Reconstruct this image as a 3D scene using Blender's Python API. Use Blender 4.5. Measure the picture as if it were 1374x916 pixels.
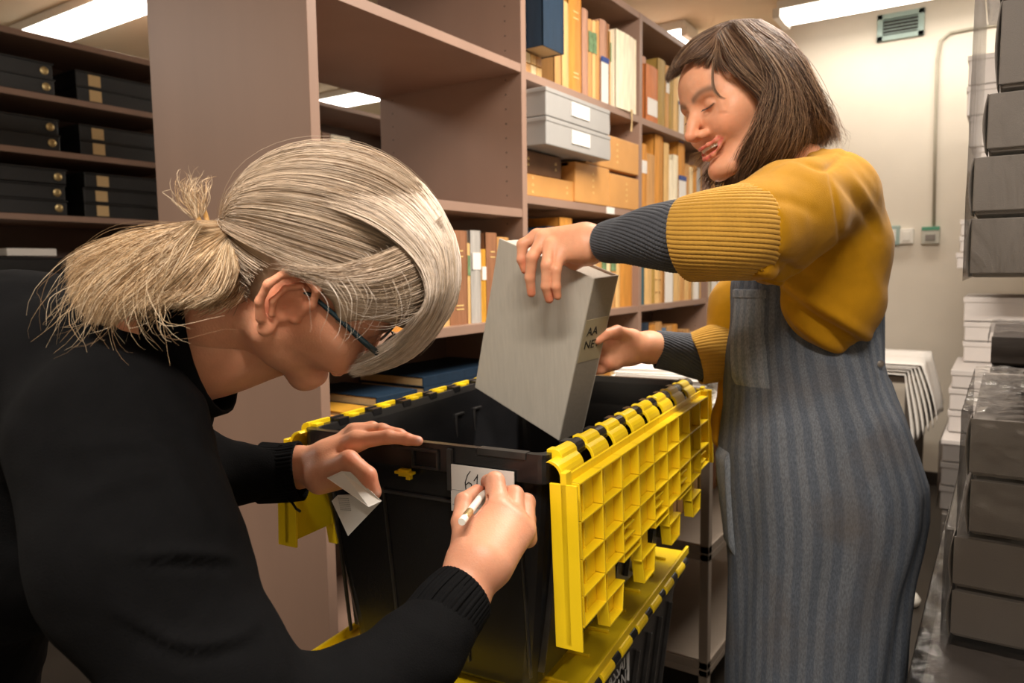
import bpy, bmesh, math, random
import numpy as np
from mathutils import Vector, Matrix
from mathutils import noise as mnoise
for _o in list(bpy.data.objects): bpy.data.objects.remove(_o)
SC = bpy.context.scene
COL = SC.collection
RNG = random.Random(7)
NPR = np.random.default_rng(11)
R = math.radians

# ------------------------------------------------------------------ camera
CAM = np.array([0.0, 0.0, 1.25])
FPX = 1000.0
_yaw, _pit, _rol = R(33.5), math.atan(0.095), R(-0.72)
C_F = np.array([math.cos(_yaw)*math.cos(_pit), math.sin(_yaw)*math.cos(_pit), -math.sin(_pit)])
_r0 = np.array([math.sin(_yaw), -math.cos(_yaw), 0.0]); _u0 = np.cross(_r0, C_F)
C_R = math.cos(_rol)*_r0 + math.sin(_rol)*_u0
C_U = -math.sin(_rol)*_r0 + math.cos(_rol)*_u0
cd = bpy.data.cameras.new('camera'); cam = bpy.data.objects.new('camera', cd); COL.objects.link(cam)
cd.sensor_width = 36.0; cd.lens = FPX/1374*36.0; cd.clip_start = 0.02
cam.matrix_world = Matrix(((C_R[0], C_U[0], -C_F[0], CAM[0]), (C_R[1], C_U[1], -C_F[1], CAM[1]), (C_R[2], C_U[2], -C_F[2], CAM[2]), (0, 0, 0, 1)))
cd.dof.use_dof = True; cd.dof.focus_distance = 0.9; cd.dof.aperture_fstop = 7.0
SC.camera = cam
def at(px, py, z):            # point seen at a pixel of the 1374x916 photo, at its real depth z
    return CAM + z*(C_F + (px-687)/FPX*C_R - (py-458)/FPX*C_U)
def on(px, py, ax, v):        # same, where the sight line meets a wall or shelf plane
    d = C_F + (px-687)/FPX*C_R - (py-458)/FPX*C_U
    return CAM + (v-CAM[ax])/d[ax]*d

# ------------------------------------------------------------------ world, lights, exposure
W = bpy.data.worlds.new('world'); SC.world = W; W.use_nodes = True
W.node_tree.nodes['Background'].inputs[0].default_value = (1.0, 0.9, 0.78, 1)
W.node_tree.nodes['Background'].inputs[1].default_value = 0.05
SC.view_settings.view_transform = 'Standard'; SC.view_settings.look = 'None'
SC.view_settings.exposure = 0.0; SC.view_settings.gamma = 1.0
LAMP_COL = (1.0, 0.90, 0.79)
def area(name, loc, sx, sy, power, col=LAMP_COL, rot=(0, 0, 0)):
    l = bpy.data.lights.new(name, 'AREA'); l.shape = 'RECTANGLE'; l.size = sx; l.size_y = sy
    l.energy = power; l.color = col
    o = bpy.data.objects.new(name, l); o.location = loc; o.rotation_euler = rot; COL.objects.link(o)
    return o
# tubes of the ceiling fittings: (x, y0, y1, watts) ; each fitting itself is built further down
FITTINGS = [(1.95, -0.55, 0.75, 74), (-0.30, -0.75, 0.55, 62), (4.42, -0.25, 1.10, 8), (4.42, 1.62, 2.85, 22),
            (2.24, 3.55, 4.85, 40), (4.42, 4.10, 5.40, 36), (-0.3, 3.2, 4.5, 45)]
for (x, y0, y1, w) in FITTINGS:
    area('tube_light', (x, (y0+y1)/2, 2.588), 0.16, y1-y0-0.1, w)

# ------------------------------------------------------------------ mesh helpers
class MB:
    def __init__(s): s.v = []; s.f = []; s.m = []; s.uv = None
    def add(s, vs, fs, mi=0):
        o = len(s.v); s.v += [tuple(map(float, p)) for p in vs]; s.f += [tuple(i+o for i in f) for f in fs]; s.m += [mi]*len(fs); return s
    def box(s, x0, x1, y0, y1, z0, z1, mi=0):
        return s.add([(x0,y0,z0),(x1,y0,z0),(x1,y1,z0),(x0,y1,z0),(x0,y0,z1),(x1,y0,z1),(x1,y1,z1),(x0,y1,z1)],
              [(0,3,2,1),(4,5,6,7),(0,1,5,4),(1,2,6,5),(2,3,7,6),(3,0,4,7)], mi)
    def obox(s, o, a, b, c, mi=0):      # corner + three edge vectors
        o, a, b, c = map(np.array, (o, a, b, c))
        if np.dot(np.cross(a, b), c) < 0: a, b = b, a
        p = [o, o+a, o+a+b, o+b, o+c, o+a+c, o+a+b+c, o+b+c]
        return s.add(p, [(0,3,2,1),(4,5,6,7),(0,1,5,4),(1,2,6,5),(2,3,7,6),(3,0,4,7)], mi)
    def prism(s, poly, ext, mi=0):      # planar polygon (3d points) extruded by vector
        n = len(poly); ext = np.array(ext, float); P = [np.array(p, float) for p in poly]
        return s.add(P+[p+ext for p in P], [tuple(range(n))[::-1], tuple(range(n, 2*n))]+[(i, (i+1) % n, (i+1) % n+n, i+n) for i in range(n)], mi)
    def tube(s, pts, rad, n=8, mi=0, caps=True, flat=1.0):
        P = [np.array(p, float) for p in pts]; m = len(P)
        if not hasattr(rad, '__len__'): rad = [rad]*m
        up = np.array([0, 0, 1.0]); vs = []
        t0 = P[1]-P[0]; t0 /= np.linalg.norm(t0)
        if abs(t0 @ up) > .9: up = np.array([1.0, 0, 0])
        a = np.cross(t0, up); a /= np.linalg.norm(a)
        for i in range(m):
            t = P[min(i+1, m-1)]-P[max(i-1, 0)]; t /= (np.linalg.norm(t)+1e-9)
            a = a-(a@t)*t; a /= (np.linalg.norm(a)+1e-9); b = np.cross(t, a)
            for k in range(n):
                w = 2*math.pi*k/n
                vs.append(P[i]+rad[i]*(math.cos(w)*a+flat*math.sin(w)*b))
        fs = [(i*n+k, i*n+(k+1) % n, (i+1)*n+(k+1) % n, (i+1)*n+k) for i in range(m-1) for k in range(n)]
        if caps: fs += [tuple(range(n))[::-1], tuple(range((m-1)*n, m*n))]
        return s.add(vs, fs, mi)
    def lathe(s, prof, c, n=20, mi=0, axis=(0, 0, 1)):
        ax = np.array(axis, float); ax /= np.linalg.norm(ax)
        u = np.cross(ax, (0, 1, 0) if abs(ax[1]) < .9 else (1, 0, 0)); u /= np.linalg.norm(u); v = np.cross(ax, u)
        vs = []; c = np.array(c, float)
        for (r_, h) in prof:
            for k in range(n):
                w = 2*math.pi*k/n; vs.append(c+h*ax+r_*(math.cos(w)*u+math.sin(w)*v))
        m = len(prof)
        fs = [(i*n+k, i*n+(k+1) % n, (i+1)*n+(k+1) % n, (i+1)*n+k) for i in range(m-1) for k in range(n)]
        fs += [tuple(range(n))[::-1], tuple(range((m-1)*n, m*n))]
        return s.add(vs, fs, mi)
    def grid(s, G, mi=0, closed=False):   # G[i][j] 3d points
        n, m = len(G), len(G[0]); vs = [p for row in G for p in row]; mm = m if closed else m-1
        return s.add(vs, [(i*m+j, i*m+(j+1) % m, (i+1)*m+(j+1) % m, (i+1)*m+j) for i in range(n-1) for j in range(mm)], mi)

ORIG = {}
def link(name, mb, mats, parent=None, bevel=0, smooth=False, attrs=None, fixn=True, seg=2, origin=None):
    v = mb.v if isinstance(mb, MB) else mb[0]
    f = mb.f if isinstance(mb, MB) else mb[1]
    v = np.asarray(v, float)
    if parent is not None: org = np.array(ORIG[parent.name])
    elif origin is not None: org = np.array(origin, float)
    else: lo, hi = v.min(0), v.max(0); org = np.array([(lo[0]+hi[0])/2, (lo[1]+hi[1])/2, lo[2]])
    me = bpy.data.meshes.new(name)
    if isinstance(f, np.ndarray):
        k = f.shape[1]; v2 = (v-org).astype(np.float32)
        me.vertices.add(len(v2)); me.vertices.foreach_set('co', v2.ravel())
        me.loops.add(f.size); me.loops.foreach_set('vertex_index', f.ravel().astype(np.int32))
        me.polygons.add(len(f)); me.polygons.foreach_set('loop_start', np.arange(0, f.size, k, dtype=np.int32)); me.polygons.foreach_set('loop_total', np.full(len(f), k, np.int32))
        me.update(calc_edges=True)
    else:
        me.from_pydata([tuple(p) for p in (v-org)], [], f)
        if isinstance(mb, MB) and any(mb.m): me.polygons.foreach_set('material_index', mb.m)
        if fixn:
            bm = bmesh.new(); bm.from_mesh(me); bmesh.ops.recalc_face_normals(bm, faces=bm.faces); bm.to_mesh(me); bm.free()
    if not isinstance(mats, (list, tuple)): mats = [mats]
    for m in mats: me.materials.append(m)
    if attrs:
        for an, (ty, data) in attrs.items():
            a = me.attributes.new(an, ty, 'POINT')
            a.data.foreach_set('color' if 'COLOR' in ty else ('vector' if 'VECTOR' in ty else 'value'), np.asarray(data, np.float32).ravel())
    if smooth: me.polygons.foreach_set('use_smooth', [True]*len(me.polygons))
    o = bpy.data.objects.new(name, me); COL.objects.link(o)
    if parent is not None:
        o.parent = parent; o.location = (0, 0, 0)
    else: o.location = org
    ORIG[o.name] = org
    if bevel:
        b = o.modifiers.new('bevel', 'BEVEL'); b.width = bevel; b.segments = seg; b.limit_method = 'ANGLE'; b.harden_normals = False
    return o
def root(name, loc):
    o = bpy.data.objects.new(name, None); o.location = loc; COL.objects.link(o); ORIG[o.name] = np.array(loc, float); o.empty_display_size = 0.05
    return o
def tag(o, label=None, cat=None, group=None, kind=None):
    if label: o['label'] = label
    if cat: o['category'] = cat
    if group: o['group'] = group
    if kind: o['kind'] = kind
    return o

# ------------------------------------------------------------------ materials
def nt(name):
    m = bpy.data.materials.new(name); m.use_nodes = True; n = m.node_tree.nodes; l = m.node_tree.links
    return m, n, l, n['Principled BSDF']
def mat(name, col, rough=.5, var=.12, scale=30, bump=.0, bscale=200, spec=.5, metal=0, stretch=(1, 1, 1), sss=0, coat=0, sheen=0, col2=None):
    m, n, l, p = nt(name)
    p.inputs['Roughness'].default_value = rough; p.inputs['Metallic'].default_value = metal
    p.inputs['Specular IOR Level'].default_value = spec
    if coat: p.inputs['Coat Weight'].default_value = coat; p.inputs['Coat Roughness'].default_value = .15
    if sheen: p.inputs['Sheen Weight'].default_value = sheen; p.inputs['Sheen Roughness'].default_value = .5
    if sss:
        p.inputs['Subsurface Weight'].default_value = sss; p.inputs['Subsurface Radius'].default_value = (.9, .35, .18); p.inputs['Subsurface Scale'].default_value = .008
    tc = n.new('ShaderNodeTexCoord'); mp = n.new('ShaderNodeMapping'); mp.inputs['Scale'].default_value = stretch
    l.new(tc.outputs['Object'], mp.inputs['Vector'])
    nz = n.new('ShaderNodeTexNoise'); nz.inputs['Scale'].default_value = scale; nz.inputs['Detail'].default_value = 4
    l.new(mp.outputs[0], nz.inputs['Vector'])
    mx = n.new('ShaderNodeMix'); mx.data_type = 'RGBA'
    c2 = col2 if col2 else tuple(c*(1-var) for c in col); c1 = col if col2 else tuple(min(1, c*(1+var)) for c in col)
    mx.inputs[6].default_value = (*c2, 1); mx.inputs[7].default_value = (*c1, 1)
    rp = n.new('ShaderNodeMapRange'); rp.inputs[1].default_value = .3; rp.inputs[2].default_value = .7
    l.new(nz.outputs[0], rp.inputs[0]); l.new(rp.outputs[0], mx.inputs[0]); l.new(mx.outputs[2], p.inputs['Base Color'])
    if bump:
        n2 = n.new('ShaderNodeTexNoise'); n2.inputs['Scale'].default_value = bscale; n2.inputs['Detail'].default_value = 3
        l.new(mp.outputs[0], n2.inputs['Vector'])
        b = n.new('ShaderNodeBump'); b.inputs['Strength'].default_value = bump; b.inputs['Distance'].default_value = .002
        l.new(n2.outputs[0], b.inputs['Height']); l.new(b.outputs[0], p.inputs['Normal'])
    return m
def srgb(r, g, b):
    f = lambda c: (c/255/12.92) if c/255 <= .04045 else ((c/255+.055)/1.055)**2.4
    return (f(r), f(g), f(b))
M = {}
M['shelf'] = mat('shelf_laminate', srgb(150, 122, 106), .5, .06, 6, .04, 300, spec=.35, stretch=(1, 1, .15))
M['shelf_dark'] = mat('shelf_back_board', srgb(92, 72, 62), .55, .08, 6)
M['wall'] = mat('wall_plaster', srgb(216, 207, 192), .85, .03, 4, .1, 120, spec=.2)
M['ceil'] = mat('ceiling_paint', srgb(205, 188, 160), .9, .03, 3, .05, 100, spec=.2)
M['floor'] = mat('floor_vinyl', srgb(50, 44, 38), .42, .15, 8, .05, 60)
M['base'] = mat('baseboard_vinyl', srgb(42, 34, 28), .5, .1, 10)
M['lampbody'] = mat('lamp_housing', srgb(225, 220, 210), .4, .02)
M['white'] = mat('white_plastic', srgb(222, 218, 208), .4, .02)
M['paper'] = mat('paper', srgb(232, 228, 222), .75, .02, 20, spec=.2)
M['grey_grn'] = mat('grey_green_paint', srgb(148, 168, 160), .5, .05)
M['green'] = mat('green_plastic', srgb(70, 140, 110), .45, .05)
M['black_pl'] = mat('black_plastic', (.010, .010, .011), .27, .2, 15, .12, 500, spec=.5)
M['black_edge'] = mat('worn_black_plastic', (.03, .028, .027), .3, .4, 30, .1, 300)
M['yellow'] = mat('yellow_plastic', (.86, .60, .010), .33, .05, 9, .06, 400, spec=.45)
M['black_box'] = mat('black_buckram', (.006, .006, .006), .42, .3, 60, .2, 700)
M['gold'] = mat('brass_ring', (.55, .42, .20), .35, .1, metal=.8)
M['steel'] = mat('grey_steel', srgb(120, 114, 108), .35, .06, 20, metal=.6)
M['greycard'] = mat('grey_box_board', srgb(112, 105, 99), .6, .05, 12, .15, 500, spec=.3)
M['darkcard'] = mat('dark_box_board', srgb(56, 50, 46), .6, .05, 12, .15, 500, spec=.3)
M['palecard'] = mat('pale_box_board', srgb(196, 190, 186), .6, .04, 12, spec=.3)
M['pages'] = mat('page_edges', srgb(206, 176, 128), .8, .15, 260, .2, 500, stretch=(6, 6, .3))
M['ink'] = mat('ink', (.01, .01, .012), .5, .1)
def wrapmat():
    m, n, l, p = nt('stretch_wrap_film')
    out = n['Material Output']; tr = n.new('ShaderNodeBsdfTransparent'); gl = n.new('ShaderNodeBsdfGlossy'); gl.inputs['Roughness'].default_value = .16
    mx = n.new('ShaderNodeMixShader'); fr = n.new('ShaderNodeFresnel'); fr.inputs['IOR'].default_value = 1.45
    tc = n.new('ShaderNodeTexCoord'); mp = n.new('ShaderNodeMapping'); mp.inputs['Rotation'].default_value = (.4, .6, .2); mp.inputs['Scale'].default_value = (1, 1, .25)
    nz = n.new('ShaderNodeTexNoise'); nz.inputs['Scale'].default_value = 26; nz.inputs['Detail'].default_value = 6; nz.inputs['Distortion'].default_value = 1.2
    b = n.new('ShaderNodeBump'); b.inputs['Strength'].default_value = .45; b.inputs['Distance'].default_value = .004
    l.new(tc.outputs['Object'], mp.inputs[0]); l.new(mp.outputs[0], nz.inputs['Vector']); l.new(nz.outputs[0], b.inputs['Height'])
    l.new(b.outputs[0], gl.inputs['Normal']); l.new(b.outputs[0], fr.inputs['Normal'])
    mt = n.new('ShaderNodeMath'); mt.operation = 'MULTIPLY_ADD'; mt.inputs[1].default_value = .85; mt.inputs[2].default_value = .01
    l.new(fr.outputs[0], mt.inputs[0]); l.new(mt.outputs[0], mx.inputs[0]); l.new(tr.outputs[0], mx.inputs[1]); l.new(gl.outputs[0], mx.inputs[2])
    l.new(mx.outputs[0], out.inputs['Surface']); n.remove(p)
    return m
M['wrap'] = wrapmat()
def emis(name, col, s):
    m, n, l, p = nt(name); p.inputs['Base Color'].default_value = (.8, .8, .8, 1)
    p.inputs['Emission Color'].default_value = (*col, 1); p.inputs['Emission Strength'].default_value = s
    return m
M['tube'] = emis('lamp_diffuser', (1, .95, .87), 7)

# ------------------------------------------------------------------ setting
YF = 1.287           # front plane of the near shelving run
CEIL = 2.69
XW = 4.8
def struct(name, mb, m, **k): return tag(link(name, mb, m, **k), kind='structure')
struct('floor', MB().box(-2.2, 6.0, -2.2, 6.6, -.1, 0), M['floor'])
struct('ceiling', MB().box(-2.2, 6.0, -2.2, 6.6, CEIL, CEIL+.1), M['ceil'])
struct('wall_back', MB().box(XW, XW+.1, -2.0, 2.9, 0, CEIL), M['wall'])
struct('wall_far_left', MB().box(-2.2, 6.0, 6.5, 6.6, 0, CEIL), M['wall'])
struct('wall_right', MB().box(-2.2, 4.8, -2.1, -2.0, 0, CEIL), M['wall'])
struct('wall_behind', MB().box(-2.2, -2.1, -2.0, 6.5, 0, CEIL), M['wall'])
struct('wall_end', MB().box(5.9, 6.0, 2.9, 6.5, 0, CEIL), M['wall'])
struct('baseboard_back', MB().box(XW-.012, XW, -2.0, 1.2, 0, .075), M['base'])

def fitting(x, y0, y1, label):
    r_ = root('ceiling_light', (x, (y0+y1)/2, CEIL-.1))
    h = MB().box(x-.12, x+.12, y0, y1, CEIL-.05, CEIL)
    h.box(x-.125, x+.125, y0-.02, y0+.02, CEIL-.095, CEIL-.04).box(x-.125, x+.125, y1-.02, y1+.02, CEIL-.095, CEIL-.04)
    link('housing', h, M['lampbody'], r_, bevel=.006)
    G = []
    for i in range(2):
        yy = (y0+.02, y1-.02)[i]
        G.append([(x+.115*math.cos(w), yy, CEIL-.05-.045*math.sin(w)**.7) for w in np.linspace(0, math.pi, 13)])
    link('diffuser', MB().grid(G), M['tube'], r_, smooth=True)
    tag(r_, label, 'ceiling light')
labs = ['ceiling tube light over the yellow lidded crate', 'ceiling tube light above the bending grey-haired woman',
        'long white ceiling tube light near the air vent at the back wall', 'ceiling light glowing above the end of the book shelves, just left of the smiling woman',
        'bright ceiling tube light above the shelves of black boxes', 'far ceiling light seen through the open empty shelf', 'ceiling tube light over the far aisle']
for (x, y0, y1, w), lb in zip(FITTINGS, labs): fitting(x, y0, y1, lb)

# wall details at the back
v0 = on(1178, 20, 0, XW); v1 = on(1240, 48, 0, XW)
r_ = root('air_vent', (XW-.02, (v0[1]+v1[1])/2, v1[2]))
zc0, zc1, ya, yb = 2.51, 2.655, v1[1], v0[1]
f = MB(); f.box(XW-.02, XW, ya, yb, zc0, zc0+.028).box(XW-.02, XW, ya, yb, zc1-.028, zc1).box(XW-.02, XW, ya, ya+.03, zc0, zc1).box(XW-.02, XW, yb-.03, yb, zc0, zc1)
link('vent_frame', f, M['grey_grn'], r_, bevel=.002)
link('vent_backing', MB().box(XW-.004, XW, ya+.03, yb-.03, zc0+.028, zc1-.028), M['base'], r_)
for i in range(5):
    z = zc0+.034+i*.018
    link('slat', MB().obox((XW-.018, ya+.03, z), (0, yb-ya-.06, 0), (.008, 0, .006), (0, 0, .002)), M['grey_grn'], r_)
tag(r_, 'grey-green slatted air vent high on the back wall', 'vent')
pts = [on(1253, 303, 0, XW-.012), on(1255, 180, 0, XW-.012), on(1258, 80, 0, XW-.012), on(1262, 55, 0, XW-.012), on(1275, 44, 0, XW-.012), on(1300, 39, 0, XW-.012), on(1374, 28, 0, XW-.012), on(1500, 10, 0, XW-.012)]
tag(link('conduit', MB().tube(pts, .008, 8), mat('conduit_grey', srgb(165, 158, 140), .5, .05), smooth=True), 'thin grey cable conduit bending down the back wall to the switch', 'conduit')
def wallbox(name, px, py, w, h, m, label, cap=None, knob=None, cat='switch'):
    c = on(px, py, 0, XW); b = link(name, MB().box(XW-.03, XW, c[1]-w/2, c[1]+w/2, c[2]-h/2, c[2]+h/2), m, bevel=.004)
    if cap: link('cap', MB().box(XW-.032, XW-.001, c[1]-w/2+.001, c[1]+w/2-.001, c[2]+h/2-.02, c[2]+h/2+.001), cap, b, bevel=.002)
    link('rocker', MB().box(XW-.036, XW-.029, c[1]-w*.27, c[1]+w*.27, c[2]-h*.3, c[2]+h*.3 if not knob else c[2]+h*.05), knob or M['white'], b, bevel=.002)
    tag(b, label, cat)
wallbox('light_switch', 1197, 316, .085, .11, M['grey_grn'], 'white rocker switch in a blue-grey frame, beside the smiling woman')
wallbox('light_switch', 1217, 317, .07, .085, M['white'], 'plain white switch between the blue-grey one and the green-capped one')
wallbox('power_switch', 1249, 316, .09, .095, mat('grey_switch', srgb(180, 178, 165), .5, .03), 'grey switch box with a green cap under the conduit', M['green'], M['steel'])

# ------------------------------------------------------------------ shelving
def bookcase(name, x0, x1, yf, depth, tops, label, zmax=2.29, left=True, right=True, backs=(), group=None, th=.028, holes=True):
    r_ = root(name, ((x0+x1)/2, yf+depth/2, 0))
    if left: link('side_panel', MB().box(x0, x0+th, yf, yf+depth, 0, zmax), M['shelf'], r_, bevel=.0015)
    if right: link('side_panel', MB().box(x1-th, x1, yf, yf+depth, 0, zmax), M['shelf'], r_, bevel=.0015)
    xa, xb = (x0+th if left else x0), (x1-th if right else x1)
    for t, dy in tops: link('shelf', MB().box(xa, xb, yf+.002, yf+dy, t-.026, t), M['shelf'], r_, bevel=.001)
    for (za, zb, yy) in backs: link('back_panel', MB().box(xa, xb, yf+yy, yf+yy+.012, za, zb), M['shelf_dark'], r_)
    if holes:
        hb = MB()
        for z in np.arange(.5, 2.2, .045):
            for yy in (.06, depth-.06):
                hb.lathe([(.0025, 0), (.0025, .0006)], (xb-.0006, yf+yy, z), 6, axis=(1, 0, 0))
        tag(link('peg_holes', hb, M['ink'], r_), kind='stuff')
    tag(r_, label, 'bookcase', group)
    return r_
D1 = .60
TB = [(2.29, D1), (1.876, D1), (1.49, D1), (1.095, D1), (.72, D1), (.36, D1), (.06, D1)]
T1 = [(2.29, D1), (1.891, D1), (1.444, D1), (1.095, D1), (.72, D1), (.36, D1), (.06, D1)]
XP = [1.155, 2.045, 2.945, 3.80, 4.66]
bookcase('bookcase', XP[0], XP[1], YF, D1, T1, 'near bookcase bay with brown side panel and a big empty open shelf', backs=[(.06, 1.07, .32)])
bookcase('bookcase', XP[1], XP[2], YF, D1, TB, 'second bookcase bay holding two grey boxes and caramel boxes', left=False, backs=[(.06, 2.26, .30)])
bookcase('bookcase', XP[2], XP[3], YF, D1, TB, 'third bookcase bay of tan books left of the smiling woman\'s face', left=False, backs=[(.06, 2.26, .30)])
bookcase('bookcase', XP[3], XP[4], YF, D1, TB, 'last bookcase bay, mostly hidden behind the smiling woman', left=False, backs=[(.06, 2.26, .30)])
Y2 = 3.5
T2 = [(2.285, .45), (2.036, .45), (1.798, .45), (1.518, .45), (1.2, .45), (.8, .45), (.4, .45), (.06, .45)]
bookcase('bookcase', .98, 2.32, Y2, .45, T2, 'rear bookcase of flat black boxes left of the brown side panel', backs=[(.06, 2.26, .43)], zmax=2.285, holes=False)
T3 = [(2.285, .45), (2.05, .45), (1.3, .45), (.9, .45), (.4, .45)]
bookcase('bookcase', 2.35, 3.05, Y2, .45, T2, 'rear bookcase hidden behind the brown side panel', backs=[(.06, 2.26, .43)], zmax=2.285, holes=False)
bookcase('bookcase', 3.08, 4.3, Y2, .45, T3, 'rear bookcase seen through the open empty shelf', backs=[(2.08, 2.26, .43)], zmax=2.285, holes=False)
# a block of pale volumes visible through the open shelf
for i, (pa, pb, py, m) in enumerate([(421, 431, 173, 'sp1'), (432, 443, 177, 'sp2'), (444, 470, 180, 'sp3')]):
    a = on(pa, py, 1, Y2+.06); b = on(pb, py, 1, Y2+.06)
    mm = mat('far_volume', [srgb(200, 170, 120), srgb(140, 110, 90), srgb(235, 228, 205)][i], .7, .05)
    o = link('book', MB().box(a[0], b[0]-.004, Y2+.06, Y2+.3, 1.3, a[2]), mm, bevel=.002)
    tag(o, ['yellowish', 'brown', 'cream white'][i]+' volume glimpsed through the open shelf under the far light', 'book')

# ------------------------------------------------------------------ black boxes on the rear bookcase
def blackbox(x0, x1, y0, z0, h, kind, label, group):
    d = .32
    b = link('clamshell_box', MB().box(x0, x1, y0, y0+d, z0, z0+h), M['black_box'], bevel=.004)
    link('lid', MB().box(x0-.004, x1+.004, y0-.006, y0+d, z0+h-.004, z0+h+.003), M['black_box'], b, bevel=.0015)
    zc = z0+h/2
    if kind == 'ring':
        x = x1-.035
        link('brass_ring', MB().lathe([(.017, 0), (.017, .004), (.009, .006), (.0085, .003)], (x, y0, zc), 18, axis=(0, -1, 0)), M['gold'], b, smooth=False)
    else:
        x = x0+.055
        link('spine_label', MB().box(x, x+.055, y0-.0015, y0, z0+.008, z0+h-.008), M['pages'], b)
    tag(b, label, 'box', group)
rows = [(2.036, 2, 'top'), (1.798, 2, 'second'), (1.518, 3, 'third')]
for (z, n, nm) in rows:
    a = on(80, 100, 1, Y2+.01)[0]
    for i in range(n):
        h = .066 if n == 2 else .064
        pos = {0: 'lowest', n-1: 'topmost'}.get(i, 'middle')
        blackbox(1.27+.004*i, 1.70+.018*(2.036-z)/.5+.002*i, Y2+.01+.012*(i % 2), z+i*(h+.004), h, 'ring', f'{pos} black box with brass ring on the {nm} rear shelf', 'black boxes with brass rings')
        blackbox(1.80+.004*i, 2.20, Y2+.02+.01*(i % 2), z+i*(h+.004), h, 'label', f'{pos} black box with pale label on the {nm} rear shelf', 'black boxes with pale labels')
# shelf below: black box and a white slab
a = on(10, 330, 1, Y2+.02); b = on(77, 330, 1, Y2+.02)
blackbox(1.2, 1.78, Y2+.02, 1.2, .13, 'none_', 'big plain black box on the rear shelf above the bending woman\'s shoulder', 'lower rear boxes')
tag(link('folder_stack', MB().box(a[0], b[0], Y2+.03, Y2+.3, 1.34, 1.372), M['paper'], bevel=.002), 'white folder lying on the big black box, rear shelf', 'folder')

# ------------------------------------------------------------------ books
BC = {'tan': srgb(200, 150, 92), 'cream': srgb(232, 210, 165), 'caramel': srgb(206, 142, 62), 'brown': srgb(150, 104, 74), 'darkbrown': srgb(96, 62, 44),
      'yellow-ochre': srgb(205, 150, 50), 'dark blue': srgb(24, 46, 66), 'steel blue': srgb(96, 122, 148), 'pinkish brown': srgb(186, 142, 118),
      'olive tan': srgb(170, 138, 70), 'grey': srgb(176, 172, 166), 'pale tan': srgb(222, 182, 120), 'green-blue': srgb(50, 92, 100), 'ivory': srgb(240, 228, 200), 'blue': srgb(52, 78, 130), 'orange brown': srgb(196, 116, 62)}
BM = {}
for k, c in BC.items(): BM[k] = mat('binding_'+k.replace(' ', '_').replace('-', '_'), c, .55, .14, 22, .2, 260, spec=.35, stretch=(3, 3, .5))
GILT = mat('gilt_lettering', srgb(232, 200, 130), .4, .1)
GREENSTAIN = mat('mottled_green_paper', srgb(110, 140, 100), .7, .3, 60)
BLUEEND = mat('blue_paper_end', srgb(44, 72, 140), .6, .05)
ORD = ['first', 'second', 'third', 'fourth', 'fifth', 'sixth', 'seventh', 'eighth', 'ninth', 'tenth', 'eleventh', 'twelfth', 'thirteenth', 'fourteenth', 'fifteenth', 'sixteenth', 'seventeenth', 'eighteenth', 'nineteenth', 'twentieth']
def book(x0, x1, y0, z0, h, depth, col, label, group, deco=None, round_=True, cat='book', flat=False):
    w = x1-x0; t = min(.003, w*.15); mb = MB()
    n = 5; sp = []
    for i in range(n+1):
        a = math.pi*i/n; bul = (min(.006, w*.22) if round_ else .0005)*math.sin(a)
        sp.append((x0+w*i/n, y0+.006-bul))
    poly = [(x, y, z0) for x, y in sp]+[(x1, y0+.006+t*1.2, z0), (x0, y0+.006+t*1.2, z0)]
    mb.prism(poly, (0, 0, h))
    mb.box(x0, x0+t, y0+.004, y0+depth, z0, z0+h).box(x1-t, x1, y0+.004, y0+depth, z0, z0+h)
    b = link('book', mb, BM[col])
    link('page_block', MB().box(x0+t, x1-t, y0+.007, y0+depth-.004, z0+.003, z0+h-.003), M['pages'], b)
    ys = y0+.006-(min(.006, w*.22) if round_ else .0005)-.0006
    if deco == 'gilt':
        g = MB()
        for zz in (.72, .78, .16, .2): g.box(x0+w*.3, x1-w*.3, ys, ys+.002, z0+h*zz, z0+h*(zz+.012))
        link('gilt_title', g, GILT, b)
    elif deco == 'label': link('spine_label', MB().box(x0+w*.1, x1-w*.1, ys, ys+.003, z0+h*.58, z0+h*.76), M['paper'], b)
    elif deco == 'lowlabel': link('spine_label', MB().box(x0+w*.1, x1-w*.1, ys, ys+.003, z0+h*.12, z0+h*.42), M['paper'], b)
    elif deco == 'green': link('green_label', MB().box(x0+w*.04, x1-w*.04, ys-.0003, ys+.003, z0+h*.6, z0+h*.85), GREENSTAIN, b)
    elif deco == 'flag':
        link('paper_slip', MB().box(x0-.001, x1+.001, ys-.004, ys-.001, z0-.02, z0+h*.52), M['paper'], b)
        link('slip_end', MB().box(x0-.002, x1+.002, ys-.006, ys-.001, z0-.03, z0+.0), BLUEEND, b); link('slip_end', MB().box(x0-.002, x1+.002, ys-.006, ys-.001, z0+h*.5, z0+h*.56), BLUEEND, b)
    elif deco == 'bands':
        g = MB()
        for zz in (.15, .32, .5, .68, .85): g.box(x0+w*.06, x1-w*.06, ys-.001, ys+.003, z0+h*zz, z0+h*zz+.004)
        link('raised_bands', g, BM[col], b)
    tag(b, label, cat, group)
    return b
def row(shelfz, shelfname, group, items, ys=.03, first=0):
    """items: (pixel left, pixel right, pixel top, colour, decoration[, extra setback])"""
    for i, it in enumerate(items):
        pa, pb, pt, col, deco = it[:5]; y = YF+ys+(it[5] if len(it) > 5 else 0)
        a = on(pa, pt, 1, y); b = on(pb, pt, 1, y)
        zt = (a[2]+b[2])/2
        book(a[0]+.0008, b[0]-.0012, y, shelfz, max(.05, zt-shelfz), min(.26, .62*(zt-shelfz)+.04), col,
             f'{col} book, {ORD[i+first]} from the left {shelfname}', group, deco)
S1, S2, S3, S4 = 1.876, 1.49, 1.095, .72
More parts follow.
